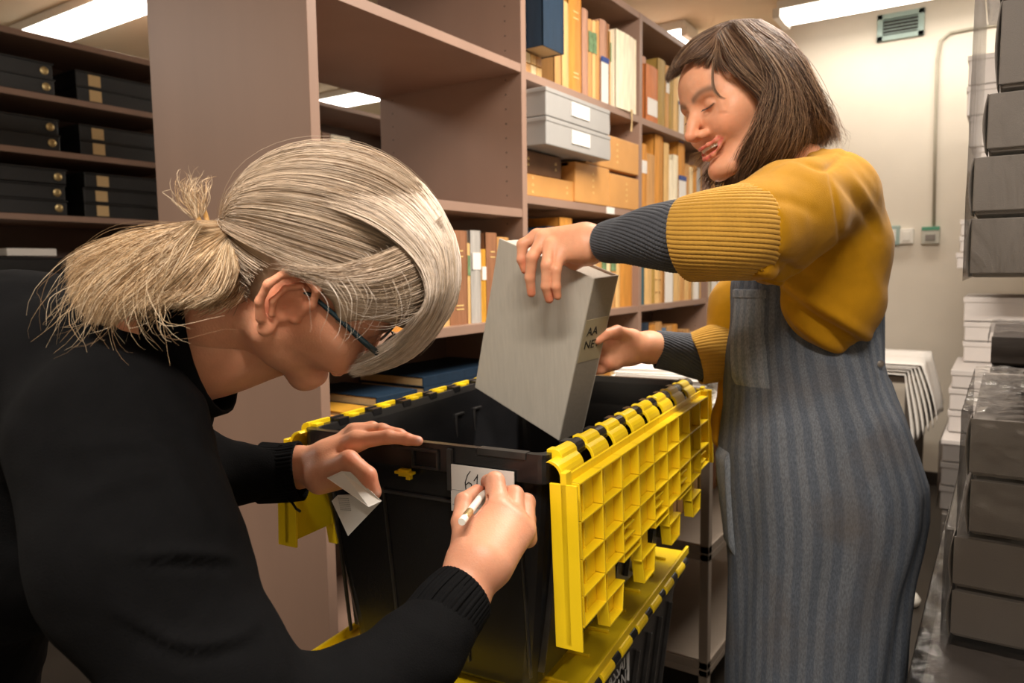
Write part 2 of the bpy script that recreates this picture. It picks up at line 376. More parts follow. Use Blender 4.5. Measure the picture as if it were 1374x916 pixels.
row(S1, 'on the top shelf of the second bay', 'books on the top shelf of the second bay', [
    (745, 754, 0, 'tan', 'green'), (755, 764, 2, 'pale tan', None), (764, 781, -14, 'caramel', 'gilt'), (782, 790, 12, 'pinkish brown', None),
    (790, 796, 26, 'tan', 'green'), (796, 801, 28, 'pale tan', 'green'), (801, 806, 28, 'tan', None), (806, 815, 27, 'pinkish brown', 'flag', -.006), (815, 819, 32, 'brown', None),
    (819, 828, 44, 'tan', 'green', -.01), (828, 855, 46, 'ivory', None, -.035), ])
row(S1, 'behind the ivory book, top shelf', 'books behind the ivory book', [(823, 833, 26, 'pale tan', None), (834, 840, 28, 'green-blue', None), (840, 850, 32, 'steel blue', None)], ys=.2)
# the big blue volume standing on two small flat ones
x0 = XP[1]+.002
for k in range(2):
    for j in range(3):
        a = x0+.012+j*.035
        tag(link('small_book', MB().box(a, a+.031, YF+.012, YF+.2, S1+k*.034, S1+k*.034+.031), BM[['tan', 'cream', 'pale tan'][(j+k) % 3]], bevel=.002),
            f'small {["tan","cream","pale tan"][(j+k)%3]} volume under the big blue book, {["lower","upper"][k]} row, {ORD[j]} from the left', 'book', 'small volumes under the big blue book')
book(x0+.004, x0+.132, YF-.065, S1+.069, .36, .30, 'dark blue', 'big dark blue book jutting out over the top shelf corner of the second bay', 'big volumes', None, False)
row(S1, 'on the top shelf of the third bay', 'books on the top shelf of the third bay', [
    (862, 868, 76, 'pinkish brown', None), (868, 884, 89, 'orange brown', 'lowlabel', -.02), (884, 894, 80, 'olive tan', None), (894, 899, 88, 'tan', 'label'), (899, 905, 90, 'olive tan', None), (905, 911, 92, 'pale tan', None), (911, 917, 100, 'cream', 'flag'), (918, 926, 96, 'tan', None), (927, 934, 100, 'brown', None)])
row(S2, 'on the second shelf of the third bay', 'books on the second shelf of the third bay', [
    (861, 869, 193, 'caramel', 'label'), (869, 880, 207, 'tan', None), (880, 891, 181, 'caramel', None), (892, 899, 192, 'pale tan', None), (899, 904, 215, 'ivory', None), (904, 911, 208, 'ivory', None), (911, 920, 191, 'caramel', 'flag'),
    (920, 926, 220, 'tan', None), (926, 931, 224, 'cream', None), (931, 936, 222, 'caramel', None), (936, 941, 225, 'grey', None), (941, 948, 228, 'tan', None)])
row(S3, 'on the third shelf of the third bay', 'books on the third shelf of the third bay', [
    (861, 866, 300, 'green-blue', None), (866, 876, 305, 'pale tan', None), (876, 880, 310, 'olive tan', None), (880, 888, 306, 'pale tan', 'bands'), (888, 892, 315, 'tan', None), (892, 902, 318, 'tan', 'flag', -.01), (902, 905, 318, 'dark blue', None),
    (905, 914, 322, 'pale tan', None), (914, 920, 320, 'tan', None), (920, 926, 320, 'pale tan', None), (926, 931, 322, 'tan', None), (931, 937, 322, 'ivory', 'flag', -.01), (937, 940, 325, 'dark blue', None), (940, 947, 330, 'pale tan', None)])
row(S3, 'on the third shelf of the last bay', 'books on the third shelf of the last bay', [
    (955, 961, 335, 'ivory', 'flag'), (961, 963, 336, 'blue', None), (963, 969, 335, 'ivory', 'flag'), (970, 975, 335, 'tan', None), (976, 982, 340, 'caramel', None), (982, 989, 340, 'tan', None)])
row(S4, 'on the fourth shelf of the third bay', 'books on the fourth shelf of the third bay', [
    (861, 872, 433, 'dark blue', None), (872, 880, 436, 'caramel', None), (880, 889, 432, 'tan', None), (889, 895, 440, 'steel blue', None), (895, 903, 437, 'tan', None), (903, 910, 435, 'caramel', None), (910, 918, 446, 'brown', None), (918, 926, 442, 'tan', None), (926, 934, 446, 'grey', None), (935, 942, 444, 'caramel', None)])
row(S4, 'on the fourth shelf of the last bay', 'books on the fourth shelf of the last bay', [
    (954, 958, 408, 'cream', None), (958, 962, 412, 'olive tan', None), (962, 967, 412, 'pale tan', None), (967, 972, 410, 'cream', None), (973, 978, 412, 'tan', None)])
row(S3, 'on the third shelf of the second bay', 'books on the third shelf of the second bay', [
    (708, 722, 310, 'dark blue', None), (722, 736, 306, 'dark blue', None), (736, 751, 304, 'dark blue', None), (752, 769, 292, 'caramel', None), (770, 777, 330, 'brown', None), (777, 785, 326, 'tan', None), (785, 793, 330, 'pale tan', 'green'), (793, 801, 328, 'cream', None),
    (801, 808, 330, 'tan', None), (808, 814, 332, 'pale tan', 'green'), (814, 820, 334, 'cream', None), (820, 827, 330, 'tan', 'green'), (827, 833, 335, 'pale tan', None), (833, 853, 312, 'caramel', None)])
row(S4, 'on the fourth shelf of the second bay', 'books on the fourth shelf of the second bay', [
    (708, 720, 440, 'tan', None), (720, 732, 452, 'brown', None), (732, 744, 446, 'caramel', None), (744, 756, 448, 'tan', None), (756, 770, 450, 'orange brown', None), (770, 782, 446, 'tan', None), (782, 794, 452, 'brown', None), (794, 804, 455, 'orange brown', None), (804, 812, 440, 'tan', None), (812, 820, 462, 'caramel', None), (820, 830, 455, 'pale tan', None), (830, 838, 460, 'tan', None), (838, 855, 450, 'brown', None)])
row(S3, 'on the third shelf of the near bay', 'books on the third shelf of the near bay', [
    (480, 500, 320, 'tan', None), (500, 522, 314, 'brown', 'gilt'), (522, 545, 318, 'caramel', None), (545, 568, 312, 'tan', None), (568, 584, 318, 'cream', None), (584, 603, 316, 'pale tan', 'green'), (603, 628, 309, 'brown', 'gilt'), (628, 632, 326, 'pale tan', 'green'), (632, 646, 309, 'grey', 'label'), (646, 653, 334, 'yellow-ochre', 'label'), (653, 668, 312, 'brown', 'gilt'), (668, 684, 318, 'tan', None)])
row(S2, 'on the second shelf of the last bay', 'books on the second shelf of the last bay', [(955+i*7, 961+i*7, 225+4*i, ['tan', 'cream', 'caramel', 'brown'][i % 4], None) for i in range(7)])
row(S1, 'on the top shelf of the last bay', 'books on the top shelf of the last bay', [(955+i*7, 961+i*7, 120+6*i, ['tan', 'pale tan', 'brown', 'olive tan'][i % 4], None) for i in range(7)])

# boxes on the second shelf of the second bay
def lidbox(x0, x1, y0, z0, h, d, m, label, lab=True, chamf=True):
    b = link('archive_box', MB().prism([(x0, y0, z0), (x1, y0, z0), (x1+.006, y0, z0+h*.25), (x1, y0, z0+h), (x0, y0, z0+h)] if chamf else [(x0, y0, z0), (x1, y0, z0), (x1, y0, z0+h), (x0, y0, z0+h)], (0, d, 0)), m, bevel=.003)
    link('lid', MB().box(x0-.002, x1+.001, y0-.002, y0+d+.002, z0+h-.012, z0+h+.002), m, b, bevel=.002)
    if lab: link('paper_label', MB().box(x0+(x1-x0)*.36, x0+(x1-x0)*.64, y0-.0035, y0-.0005, z0+h*.28, z0+h*.8), M['paper'], b)
    tag(b, label, 'box')
    return b
LG = mat('light_grey_board', srgb(158, 156, 153), .55, .04, 12, .1, 400)
CB = mat('caramel_box_paper', srgb(204, 148, 82), .5, .06, 12, .1, 400)
DB = mat('brown_leather_box', srgb(104, 70, 42), .5, .15, 12, .15, 300)
xa = XP[1]+.008
yb = YF-.07
b0 = lidbox(xa-.006, 2.50, yb, 1.643, .084, .34, LG, 'light grey lidded box with white label, lower of the two in the second bay')
lidbox(xa-.006, 2.495, yb, 1.732, .085, .34, LG, 'light grey lidded box with white label, upper of the two in the second bay')
def glyphs(parent, cx, y, cz, s=.02, n=3):
    g = MB()
    for i in range(n):
        zz = cz+s*1.6*(i-(n-1)/2)
        g.box(cx-s*.5, cx+s*.5, y-.0008, y+.0005, zz-.0015, zz+.0015).box(cx-s*.3, cx+s*.35, y-.0008, y+.0005, zz+.004, zz+.006)
    link('gilt_title', g, GILT, parent)
bk = link('archive_box', MB().box(xa, 2.30, YF+.02, YF+.26, 1.563, 1.638), DB, bevel=.004); glyphs(bk, 2.26, YF+.02, 1.6, .012, 2); glyphs(bk, xa+.03, YF+.02, 1.6, .012, 2); tag(bk, 'dark brown box lying under the two light grey boxes', 'box')
c = on(770, 266, 1, YF+.01)
bk = link('archive_box', MB().box(xa, c[0], YF+.01, YF+.27, 1.491, 1.561), CB, bevel=.003); glyphs(bk, xa+.04, YF+.01, 1.526, .014, 3); glyphs(bk, c[0]-.05, YF+.01, 1.526, .012, 2); tag(bk, 'low caramel box at the left end of the second bay\'s second shelf', 'box')
p = [on(772, 222, 1, YF+.0), on(818, 232, 1, YF), on(853, 240, 1, YF), on(790, 193, 1, YF), on(853, 208, 1, YF)]
bk = link('archive_box', MB().box(p[0][0], p[1][0]-.002, YF+.0, YF+.27, 1.491, 1.491+.142), CB, bevel=.003); glyphs(bk, (p[0][0]+p[1][0])/2, YF, 1.565, .014, 4); tag(bk, 'tall caramel box left of the stacked pair, second bay', 'box')
zt = 1.491+.128
bk = link('archive_box', MB().box(p[1][0]+.002, XP[2]-.032, YF+.0, YF+.27, 1.491, zt), CB, bevel=.003); glyphs(bk, (p[1][0]+XP[2])/2, YF, 1.555, .014, 4); tag(bk, 'caramel box at the bottom of the stacked pair, second bay', 'box')
bk = link('archive_box', MB().box(p[3][0]-.02, XP[2]-.034, YF-.0, YF+.27, zt+.016, zt+.142), CB, bevel=.003); glyphs(bk, (p[3][0]+XP[2])/2, YF, zt+.08, .014, 4); tag(bk, 'caramel box on top of the stacked pair, second bay', 'box')
tag(link('archive_board', MB().box(p[0][0], XP[2]-.04, YF+.03, YF+.26, zt+.001, zt+.0155), DB), 'thin brown board between the stacked caramel boxes', 'board')
c = on(819, 281, 1, YF)
tag(link('shelf_label', MB().box(c[0]-.033, c[0]+.033, YF-.002, YF+.0015, 1.464, 1.489), M['paper']), 'white label card on the shelf edge under the caramel boxes', 'label')
c = on(845, 150, 1, YF)
tag(link('bookmark_ribbon', MB().prism([(c[0]-.006, YF-.008, 1.886), (c[0]+.012, YF-.008, 1.886), (c[0]+.004, YF-.009, 1.80), (c[0]-.012, YF-.009, 1.80), (c[0]+.0, YF-.0085, 1.84)], (0, .0012, 0)), M['pages']), 'cream ribbon hanging over the shelf edge below the ivory book', 'ribbon')
c0 = on(557, 250, 1, YF+.33); c1 = on(606, 250, 1, YF+.33)
tag(link('wooden_box', MB().box(c0[0]-.1, 1.93, YF+.36, YF+.56, 1.445, 1.50), DB, bevel=.004), 'low brown box at the back of the open empty shelf', 'box')
# flat volumes on the lower shelf of the near bay
def flatbook(x0, x1, y0, z0, h, d, m, label, group='flat volumes on the low shelf'):
    b = link('flat_volume', MB().box(x0, x1, y0+.004, y0+d, z0, z0+.003).box(x0, x1, y0+.004, y0+d, z0+h-.003, z0+h).box(x0, x1, y0, y0+.004, z0, z0+h), m, bevel=.001)
    link('page_block', MB().box(x0+.004, x1-.004, y0+.005, y0+d-.004, z0+.0035, z0+h-.0035), M['pages'], b)
    tag(b, label, 'book', group)
def flatstack(pa, pb, y, n, cols, z0, h, d, nm):
    a = on(pa, 520, 1, y)[0]; b = on(pb, 520, 1, y)[0]; z = z0
    for i in range(n):
        hh = h*(1+.15*((i*7) % 3-1))
        flatbook(a+.004*(i % 2), b-.006*((i+1) % 2), y, z, hh, d, BM[cols[i % len(cols)]], f'{cols[i%len(cols)]} flat volume, {ORD[i]} from the bottom of the {nm}'); z += hh+.001
    return z
flatstack(432, 452, YF+.02, 7, ['caramel', 'brown'], S4+.001, .0275, .24, 'stack nearest the brown side panel')
flatstack(462, 500, YF+.0, 7, ['yellow-ochre', 'caramel', 'tan'], S4+.001, .0285, .26, 'ochre stack behind the crate corner')
flatstack(505, 562, YF+.01, 7, ['dark blue', 'brown', 'blue'], S4+.001, .031, .28, 'blue stack behind the crate')
flatstack(568, 690, YF+.06, 7, ['dark blue', 'darkbrown', 'dark blue'], S4+.001, .0335, .25, 'long dark stack behind the crate')
# ------------------------------------------------------------------ lidded crates
CA = R(6.2); CO = np.array([.781, .466, 1.02]); CL = np.array([math.cos(CA), math.sin(CA), 0]); CW = np.array([-math.sin(CA), math.cos(CA), 0]); CZ = np.array([0, 0, 1.0])
LL, WW = .70, .40
def cp(l, w, z, o=CO): return o+l*CL+w*CW+z*CZ
def lbox(mb, o, l0, l1, w0, w1, z0, z1, mi=0): return mb.obox(cp(l0, w0, z0, o), (l1-l0)*CL, (w1-w0)*CW, (z1-z0)*CZ, mi)
def ring(l0, l1, w0, w1, z, r, n=5):       # rounded rectangle
    P = []
    for (cl, cw, a0) in ((l1-r, w1-r, 0), (l0+r, w1-r, 90), (l0+r, w0+r, 180), (l1-r, w0+r, 270)):
        for i in range(n):
            a = R(a0+90*i/(n-1)); P.append((cl+r*math.cos(a), cw+r*math.sin(a), z))
    return P
def crate(o, label, hang):
    H = .352
    rt = root('lidded_crate', tuple(cp(LL/2, WW/2, -H, o)))
    prof = [(0, 0, .012), (0, -.006, .014), (0, -.038, .014), (.010, -.041, .014), (.012, -.060, .018), (.013, -.075, .02), (.045, -H+.01, .03), (.055, -H, .03)]
    inn = [(.058, -H+.006, .03), (.050, -H+.02, .03), (.018, -.06, .02), (.015, -.012, .016), (.012, 0, .014)]
    mb = MB(); G = []
    for (ins, z, r_) in prof: G.append([tuple(cp(*q, o)) for q in ring(ins, LL-ins, ins, WW-ins, z, r_)])
    for (ins, z, r_) in inn: G.append([tuple(cp(*q, o)) for q in ring(ins, LL-ins, ins, WW-ins, z, r_)])
    G.append(G[0]); mb.grid(G, closed=True)
    # floor of the crate, closing underside and inside
    for gi in (7, 8):
        mb.add(G[gi], [tuple(range(len(G[gi])))])
    link('body', mb, M['black_pl'], rt, bevel=.0012)
    # ribs and ledges of the narrow front wall
    fb = MB()
    def insl(z): return .013+(-z-.075)/(H-.085)*.032
    for w in (.142, .262, .045, .355):
        p0 = cp(insl(-.076), w, -.076, o); p1 = cp(insl(-H+.03), w, -H+.03, o)
        fb.obox(p0-CL*.004, p1-p0, CW*.003, CL*.006)
    lbox(fb, o, .008, .02, .142, .262, -.082, -.078); lbox(fb, o, -.006, .006, .138, .145, -.06, -.004)
    lbox(fb, o, -.004, .004, .16, .235, -.012, -.008); lbox(fb, o, -.004, .006, .16, .163, -.034, -.008); lbox(fb, o, -.004, .006, .20, .203, -.034, -.008)
    lbox(fb, o, -.004, .004, .16, .203, -.036, -.033); lbox(fb, o, -.002, .012, .03, .10, -.008, .001)
    for k in range(9):      # ribs of the long walls
        l = .06+k*.072
        for (sgn, w0) in ((1, 0), (-1, WW)):
            i0 = insl(-.076); i1 = insl(-H+.03)
            p0 = cp(l, w0+sgn*i0, -.076, o); p1 = cp(l, w0+sgn*i1, -H+.03, o)
            fb.obox(p0-CW*sgn*.007, p1-p0, CL*.004, CW*sgn*.012)
    # inner moulded marks
    for l in (.40, .47): lbox(fb, o, l, l+.004, WW-.022, WW-.018, -.10, -.05); lbox(fb, o, l, l+.03, WW-.022, WW-.017, -.052, -.048)
    tag(link('moulded_rib', fb, M['black_edge'], rt, bevel=.0006), kind='stuff')
    # hinges along both long rims: black knuckles and yellow barrels
    n = 8; step = (LL-.02)/n
    for side in (0, 1):
        ws = -.006 if side == 0 else WW+.006; sg = -1 if side == 0 else 1
        for k in range(n):
            l0 = .01+k*step
            pr = []
            for a in np.linspace(-100, 100, 9): pr.append((ws-sg*.004+sg*.013*math.cos(R(a)), -.004+.011*math.sin(R(a))))
            mb2 = MB(); mb2.prism([cp(l0+.002, w, z, o) for (w, z) in pr], CL*(step*.58)); lbox(mb2, o, l0+step*.1, l0+step*.3, min(ws-sg*.004, ws-sg*.016), max(ws-sg*.004, ws-sg*.016), -.006, .004)
            link('hinge_barrel', mb2, M['yellow'], rt, bevel=.001)
            mb3 = MB(); mb3.prism([cp(l0+step*.64, w+sg*(-.001), z-.001, o) for (w, z) in pr], CL*(step*.33)); lbox(mb3, o, l0+step*.66, l0+step*.94, min(ws-sg*.002, ws-sg*.02), max(ws-sg*.002, ws-sg*.02), -.03, .004)
            link('hinge_knuckle', mb3, M['black_pl'], rt, bevel=.001)
    if hang:
        for side in (0, 1):
            sg = -1 if side == 0 else 1; wb = -.024 if side == 0 else WW+.014
            def q(l, d, out): return cp(l, wb+sg*(out+.10*max(0, d-.02)*0.35), -.008-d, o)   # d: depth down the flap, out: away from crate
            mb = MB(); t = .004
            NC = 9; cw = (LL-.0)/NC
            def slab(l0, l1, d0, d1, o0, o1, l0b=None, l1b=None):
                l0b = l0 if l0b is None else l0b; l1b = l1 if l1b is None else l1b
                P = [q(l0, d0, o0), q(l1, d0, o0), q(l1b, d1, o0), q(l0b, d1, o0)]; Q = [q(l0, d0, o1), q(l1, d0, o1), q(l1b, d1, o1), q(l0b, d1, o1)]
                mb.add(P+Q, [(0,3,2,1),(4,5,6,7),(0,1,5,4),(1,2,6,5),(2,3,7,6),(3,0,4,7)])
            # curved top that wraps over the hinge
            tp = []
            for a in np.linspace(95, 0, 7): tp.append((wb-sg*.016+sg*.018*math.cos(R(a)), -.022+.020*math.sin(R(a))))
            tp += [(w-sg*.004*(1 if i else 1), z-.003) for i, (w, z) in enumerate(tp[::-1])]
            for k in range(n):
                l0 = .01+k*step; mb.prism([cp(l0-.002 if k else -.012, w, z, o) for (w, z) in tp], CL*(step*.70+(0 if k else .01)))
            bot = [.205, .205, .178, .205, .178, .20, .175, .20, .16]
            if side: bot = [b_-.04 for b_ in bot]
            tooth = {1: (.038, .0), 3: (.038, 0), 5: (.036, 0), 7: (.034, 0)}
            rd = .014
            for c in range(NC):
                l0 = c*cw; l1 = l0+cw
                slab(l0, l1, .012, bot[c], 0, t)
                # ribs round each cell
                for (da, db) in ((.022, .070), (.070, .118), (.118, .164), (.164, bot[c])):
                    if db-da < .012: continue
                    slab(l0, l0+.003, da, db, t, t+rd, l0+.001, l0+.004)
                for dr in (.022, .070, .118, .164, bot[c]-.003):
                    if dr < bot[c]: slab(l0, l1, dr, dr+.003, t, t+rd)
                slab((l0+l1)/2-.001, (l0+l1)/2+.001, .024, bot[c], t, t+.003)
                if c in tooth:
                    e = tooth[c][0]; la, lb = l0+.004, l1-.004
                    slab(la, lb, bot[c], bot[c]+e, 0, t, la+.008, lb-.008)
                    slab(la, la+.003, bot[c], bot[c]+e, t, t+rd, la+.008, la+.011); slab(lb-.003, lb, bot[c], bot[c]+e, t, t+rd, lb-.011, lb-.008)
                    slab(la+.008, lb-.008, bot[c]+e-.003, bot[c]+e, t, t+rd)
                if c in (2, 4, 6, 8):
                    slab(l0+.018, l1-.018, .132, .135, t+.0005, t+rd*.8); slab(l0+.018, l1-.018, .148, .151, t+.0005, t+rd*.8)
            slab(LL-.004, LL, .012, bot[-1], 0, t+rd)
            sk = .222 if side == 0 else .165; slab(-.018, -.0, .006, sk, 0, t+.004); slab(-.018, -.014, .02, sk+.005, -.014, t+.018)       # end skirts
            slab(LL, LL+.018, .006, .15, 0, t+.004); slab(LL+.012, LL+.018, .012, .165, -.01, t+.018)
            link('lid_flap', mb, M['yellow'], rt, bevel=.0007, seg=1)
    else:
        mb = MB(); lbox(mb, o, -.004, LL+.004, -.004, WW+.004, .0015, .010)
        for k in range(8):
            l = .04+k*.085; lbox(mb, o, l, l+.004, .02, WW-.02, .010, .016)
        for sgnw in (-.008, WW+.002): lbox(mb, o, -.012, LL+.01, sgnw, sgnw+.006, .004, .020)
        lbox(mb, o, -.016, -.008, .0, WW, -.03, .012)
        link('lid_flap', mb, M['yellow'], rt, bevel=.0015)
    tag(rt, label, 'crate', 'stacked black crates with yellow lids')
    return rt
crate_top = crate(CO, 'open black crate with yellow ribbed lid flaps hanging down its sides', True)
CO2 = CO-CZ*.370-CL*.02
crate_low = crate(CO2, 'closed lower black crate with yellow lid and white lettering', False)
# yellow latch on the front and strap end
lt = MB(); lbox(lt, CO, -.006, .004, .208, .224, -.050, -.040); lbox(lt, CO, -.007, .004, .201, .230, -.047, -.043); lbox(lt, CO, -.006, .002, .205, .212, -.054, -.047)
link('yellow_latch', lt, M['yellow'], crate_top, bevel=.001)
# white lettering on the lower crate
WINK = mat('white_print', (.55, .55, .55), .6, .05)
def text_mesh(s, size, name='text'):
    cu = bpy.data.curves.new(name, 'FONT'); cu.body = s; cu.size = size; cu.extrude = .0003; cu.resolution_u = 2
    to = bpy.data.objects.new(name, cu); COL.objects.link(to); dg = bpy.context.evaluated_depsgraph_get()
    me = bpy.data.meshes.new_from_object(to.evaluated_get(dg)); vs = [tuple(v.co) for v in me.vertices]; fs = [tuple(p.vertices) for p in me.polygons]
    bpy.data.objects.remove(to); bpy.data.curves.remove(cu); bpy.data.meshes.remove(me)
    return np.array(vs), fs
def put_text(s, size, org, ux, uy, m, parent, name='lettering'):
    v, f = text_mesh(s, size); ux, uy = np.array(ux, float), np.array(uy, float); nz = np.cross(ux, uy)
    P = np.array(org)+v[:, :1]*ux+v[:, 1:2]*uy+v[:, 2:3]*nz
    return link(name, (P, f), m, parent, fixn=False)
sd = .003; ty = -.066
for s, dz in (('KASSAI', 0), ('ERDAN', -.029)): put_text(s, .034, cp(.235, .0112, ty+dz, CO2)-CW*.004, CL, CZ, WINK, crate_low)
fr = MB()
for (a, b, c, d) in ((.228, .362, .030, .032), (.228, .230, -.034, .032), (.360, .362, -.034, .032)): lbox(fr, CO2, a, b, .0065, .0105, ty+c, ty+d)
link('print_frame', fr, WINK, crate_low)
# trolley under the crates
tr = MB(); lbox(tr, CO, .03, LL-.03, .02, WW-.02, -.78, -.7225)
rt = link('dolly', tr, M['black_pl'], bevel=.006)
for (l, w) in ((.1, .07), (.6, .07), (.1, .33), (.6, .33)):
    lbox(g := MB(), CO, l-.015, l+.015, w-.02, w+.02, -.93, -.78); link('caster_fork', g, M['steel'], rt)
    link('wheel', MB().lathe([(.09, -.015), (.095, 0), (.09, .015)], cp(l, w, -.925), 20, axis=CW), M['black_pl'], rt)
tag(rt, 'black wheeled dolly under the two stacked crates', 'dolly')
# third crate level is the dolly's riser
# index card with handwritten 61
card = link('index_card', lbox(MB(), CO, -.0055, -.0035, .045, .139, -.087, -.024), M['paper']); tag(card, 'white index card with the number 61 being written, clipped to the crate front', 'card')
ln = MB()
lbox(ln, CO, -.0059, -.0054, .047, .137, -.058, -.0575); lbox(ln, CO, -.0059, -.0054, .047, .137, -.078, -.0775)
link('ruled_line', ln, mat('pale_rule', srgb(150, 150, 155), .7, .02), card)
def stroke(pts, r_=.0007): return MB().tube([cp(-.006, w, z) for (w, z) in pts], r_, 5)
link('handwriting', stroke([(.1085, -.030), (.113, -.036), (.1165, -.046), (.1155, -.055), (.111, -.058), (.1065, -.054), (.107, -.047), (.111, -.045), (.1155, -.049)]), M['ink'], card)
link('handwriting', stroke([(.103, -.042), (.0985, -.036), (.0975, -.033), (.0985, -.045), (.099, -.058)]), M['ink'], card)

# ------------------------------------------------------------------ the big grey box-book being lowered in
from mathutils import Quaternion
BA = np.array([1.147, .785, 1.31]); BB = np.array([1.106, .568, 1.235]); BD = np.array([1.187, .878, 1.019]); BE = np.array([1.172, .554, 1.24])
bw = (BB-BA); bw /= np.linalg.norm(bw); bn = (BE-BB); bn -= (bn@bw)*bw; bn /= np.linalg.norm(bn); bd = np.cross(bw, bn)
if bd @ (BD-BA) < 0: bd = -bd
wB, hB, tB = .233, .309, .068
GC = mat('light_grey_book_cloth', srgb(186, 180, 168), .7, .05, 160, .25, 600, spec=.2, stretch=(1, 1, .1))
def bb(mb, a0, a1, d0, d1, n0, n1): return mb.obox(BA+a0*bw+d0*bd+n0*bn, (a1-a0)*bw, (d1-d0)*bd, (n1-n0)*bn)
GS = mat('darker_grey_cloth', srgb(150, 142, 130), .7, .05, 160, .2, 600, spec=.2)
bx = link('clamshell_box', bb(MB(), 0, wB, 0, hB, 0, .004), GC, bevel=.0015)
link('back_board', bb(MB(), 0, wB, 0, hB, tB-.004, tB), GC, bx, bevel=.0015)
link('spine', bb(MB(), wB-.0035, wB, 0, hB, .003, tB-.003), GS, bx, bevel=.001)
link('tray', bb(MB(), .004, wB-.004, .004, hB-.004, .0042, tB-.0042), GC, bx, bevel=.001)
link('spine_label', bb(MB(), wB-.001, wB+.0006, .075, .155, .004, tB-.004), mat('spine_label_cloth', srgb(168, 156, 128), .6, .06), bx)
for s, dd in (('AA', .105), ('NEV', .130)): put_text(s, .022, BA+(wB+.0012)*bw+dd*bd+.012*bn, bn, -bd, M['ink'], bx, 'lettering')
tag(bx, 'large light grey cloth-covered box held by two hands and lowered into the crate', 'box')

# ------------------------------------------------------------------ wrapped grey boxes on the right
def crumple(p, s, amp): return amp*mnoise.noise(Vector(p)*s)
def greybox(x0, y1, z0, h, label, group='wrapped grey boxes', d=.54, w=.34, m='greycard', flap=True):
    b = link('carton_box', MB().box(x0+.004, x0+d, y1-w, y1-.003, z0+.001, z0+h-.002), M[m], bevel=.004)
    link('box_front', MB().prism([(x0, y1-.001, z0+.006), (x0, y1-w, z0+.006), (x0, y1-w, z0+h-.002), (x0, y1-.001, z0+h-.002)], (.004, 0, 0)), M[m], b, bevel=.0015)
    if flap:
        # thin side flap bulging outwards at the left edge
        P = [(x0+.001, y1+.0005+.0045*math.sin(math.pi*i/8), z0+h*(.02+.96*i/8)) for i in range(9)]
        link('side_flap', MB().grid([P, [(p[0]+.05, p[1]*.0+y1-.001, p[2]) for p in P]]), M['greycard'], b, smooth=True).modifiers.new('thick', 'SOLIDIFY').thickness = .0012
    tag(b, label, 'box', group)
    return b
def wrapfilm(x0, x1, y0, y1, z0, z1, label, n=26, amp=.004, sag=.0):
    mb = MB(); e = .004
    def fld(G): mb.grid(G)
    def P(x, y, z, nx, ny, nz):
        kk = 1 if nz else .3
        d = kk*(abs(crumple((x, y*2, z*.7), 22, amp))+abs(crumple((x+3, y, z), 60, amp*.4)))+.0015
        return (x+nx*d, y+ny*d, z+nz*d)
    xs, ys, zs = np.linspace(x0-e, x1+e, n), np.linspace(y0-e, y1+e, n), np.linspace(z0, z1+e, n)
    fld([[P(x0-e, y, z, -1, 0, 0) for y in ys] for z in zs]); fld([[P(x, y1+e, z, 0, 1, 0) for x in xs] for z in zs]); fld([[P(x, y, z1+e, 0, 0, 1) for y in ys] for x in xs])
    o = link('stretch_wrap', mb, M['wrap'], smooth=True); tag(o, label, 'plastic film'); return o
X0 = 1.2
def stack(x0, entries, zstart, nm, **k):
    z = zstart
    for i, (y1, h) in enumerate(entries):
        greybox(x0, y1, z, h, f'grey box, {ORD[i]} from the bottom of the {nm}', **k); z += h+.002
    return z
zt = stack(X0, [(.043, .082), (.043, .080), (.030, .080), (.020, .115), (.022, .10)], 1.232, 'upper right stack')
wrapfilm(X0, X0+.54, -.30, .044, 1.228, zt, 'clear stretch film around the upper right stack of grey boxes')
zt = stack(X0, [(.047, .072), (.047, .077)], .718, 'lower right stack on the wrapped pallet')
zt2 = stack(X0, [(.030, .082), (.033, .084)], zt+.001, 'narrower pair on the lower right stack')
wrapfilm(X0, X0+.54, -.30, .038, zt+.002, zt2, 'crumpled clear film over the top of the lower right stack', amp=.008, n=60)
wrapfilm(X0, X0+.54, -.30, .052, .712, zt, 'clear stretch film around the two lowest grey boxes', amp=.003)
# pallet of boxes below, film covered top
stack(.95, [(.078, .16), (.078, .16), (.078, .16)], .17, 'pallet stack', d=.95, w=.5, m='darkcard', flap=False)
wrapfilm(.95, 1.9, -.42, .08, .17, .7085, 'crinkled film over the pallet at the lower right corner', amp=.007, n=60)
b = link('carton_box', MB().box(1.0, 1.86, -.40, .070, .676, .709), M['darkcard'], bevel=.004); tag(b, 'flat dark board tray between the pallet and the lower right stack', 'box')
tag(link('pallet', MB().box(.95, 1.9, -.42, .08, .14, .165).box(.95, 1.9, -.02, .08, 0, .14).box(.95, 1.9, -.42, -.32, 0, .14), mat('pallet_wood', srgb(130, 100, 70), .7, .2, 20)), 'wooden pallet under the wrapped grey boxes', 'pallet')
# rack that carries the upper stack, its edge just outside the view
rk = root('storage_rack', (1.5, -.3, 0))
link('shelf', MB().box(1.18, 1.85, -.62, -.055, 1.20, 1.2285), M['steel'], rk, bevel=.002)
for (x, y) in ((1.19, -.62), (1.82, -.62)): link('post', MB().box(x, x+.03, y, y+.03, 0, 2.3), M['steel'], rk)
tag(rk, 'grey steel rack carrying the upper right stack', 'rack')
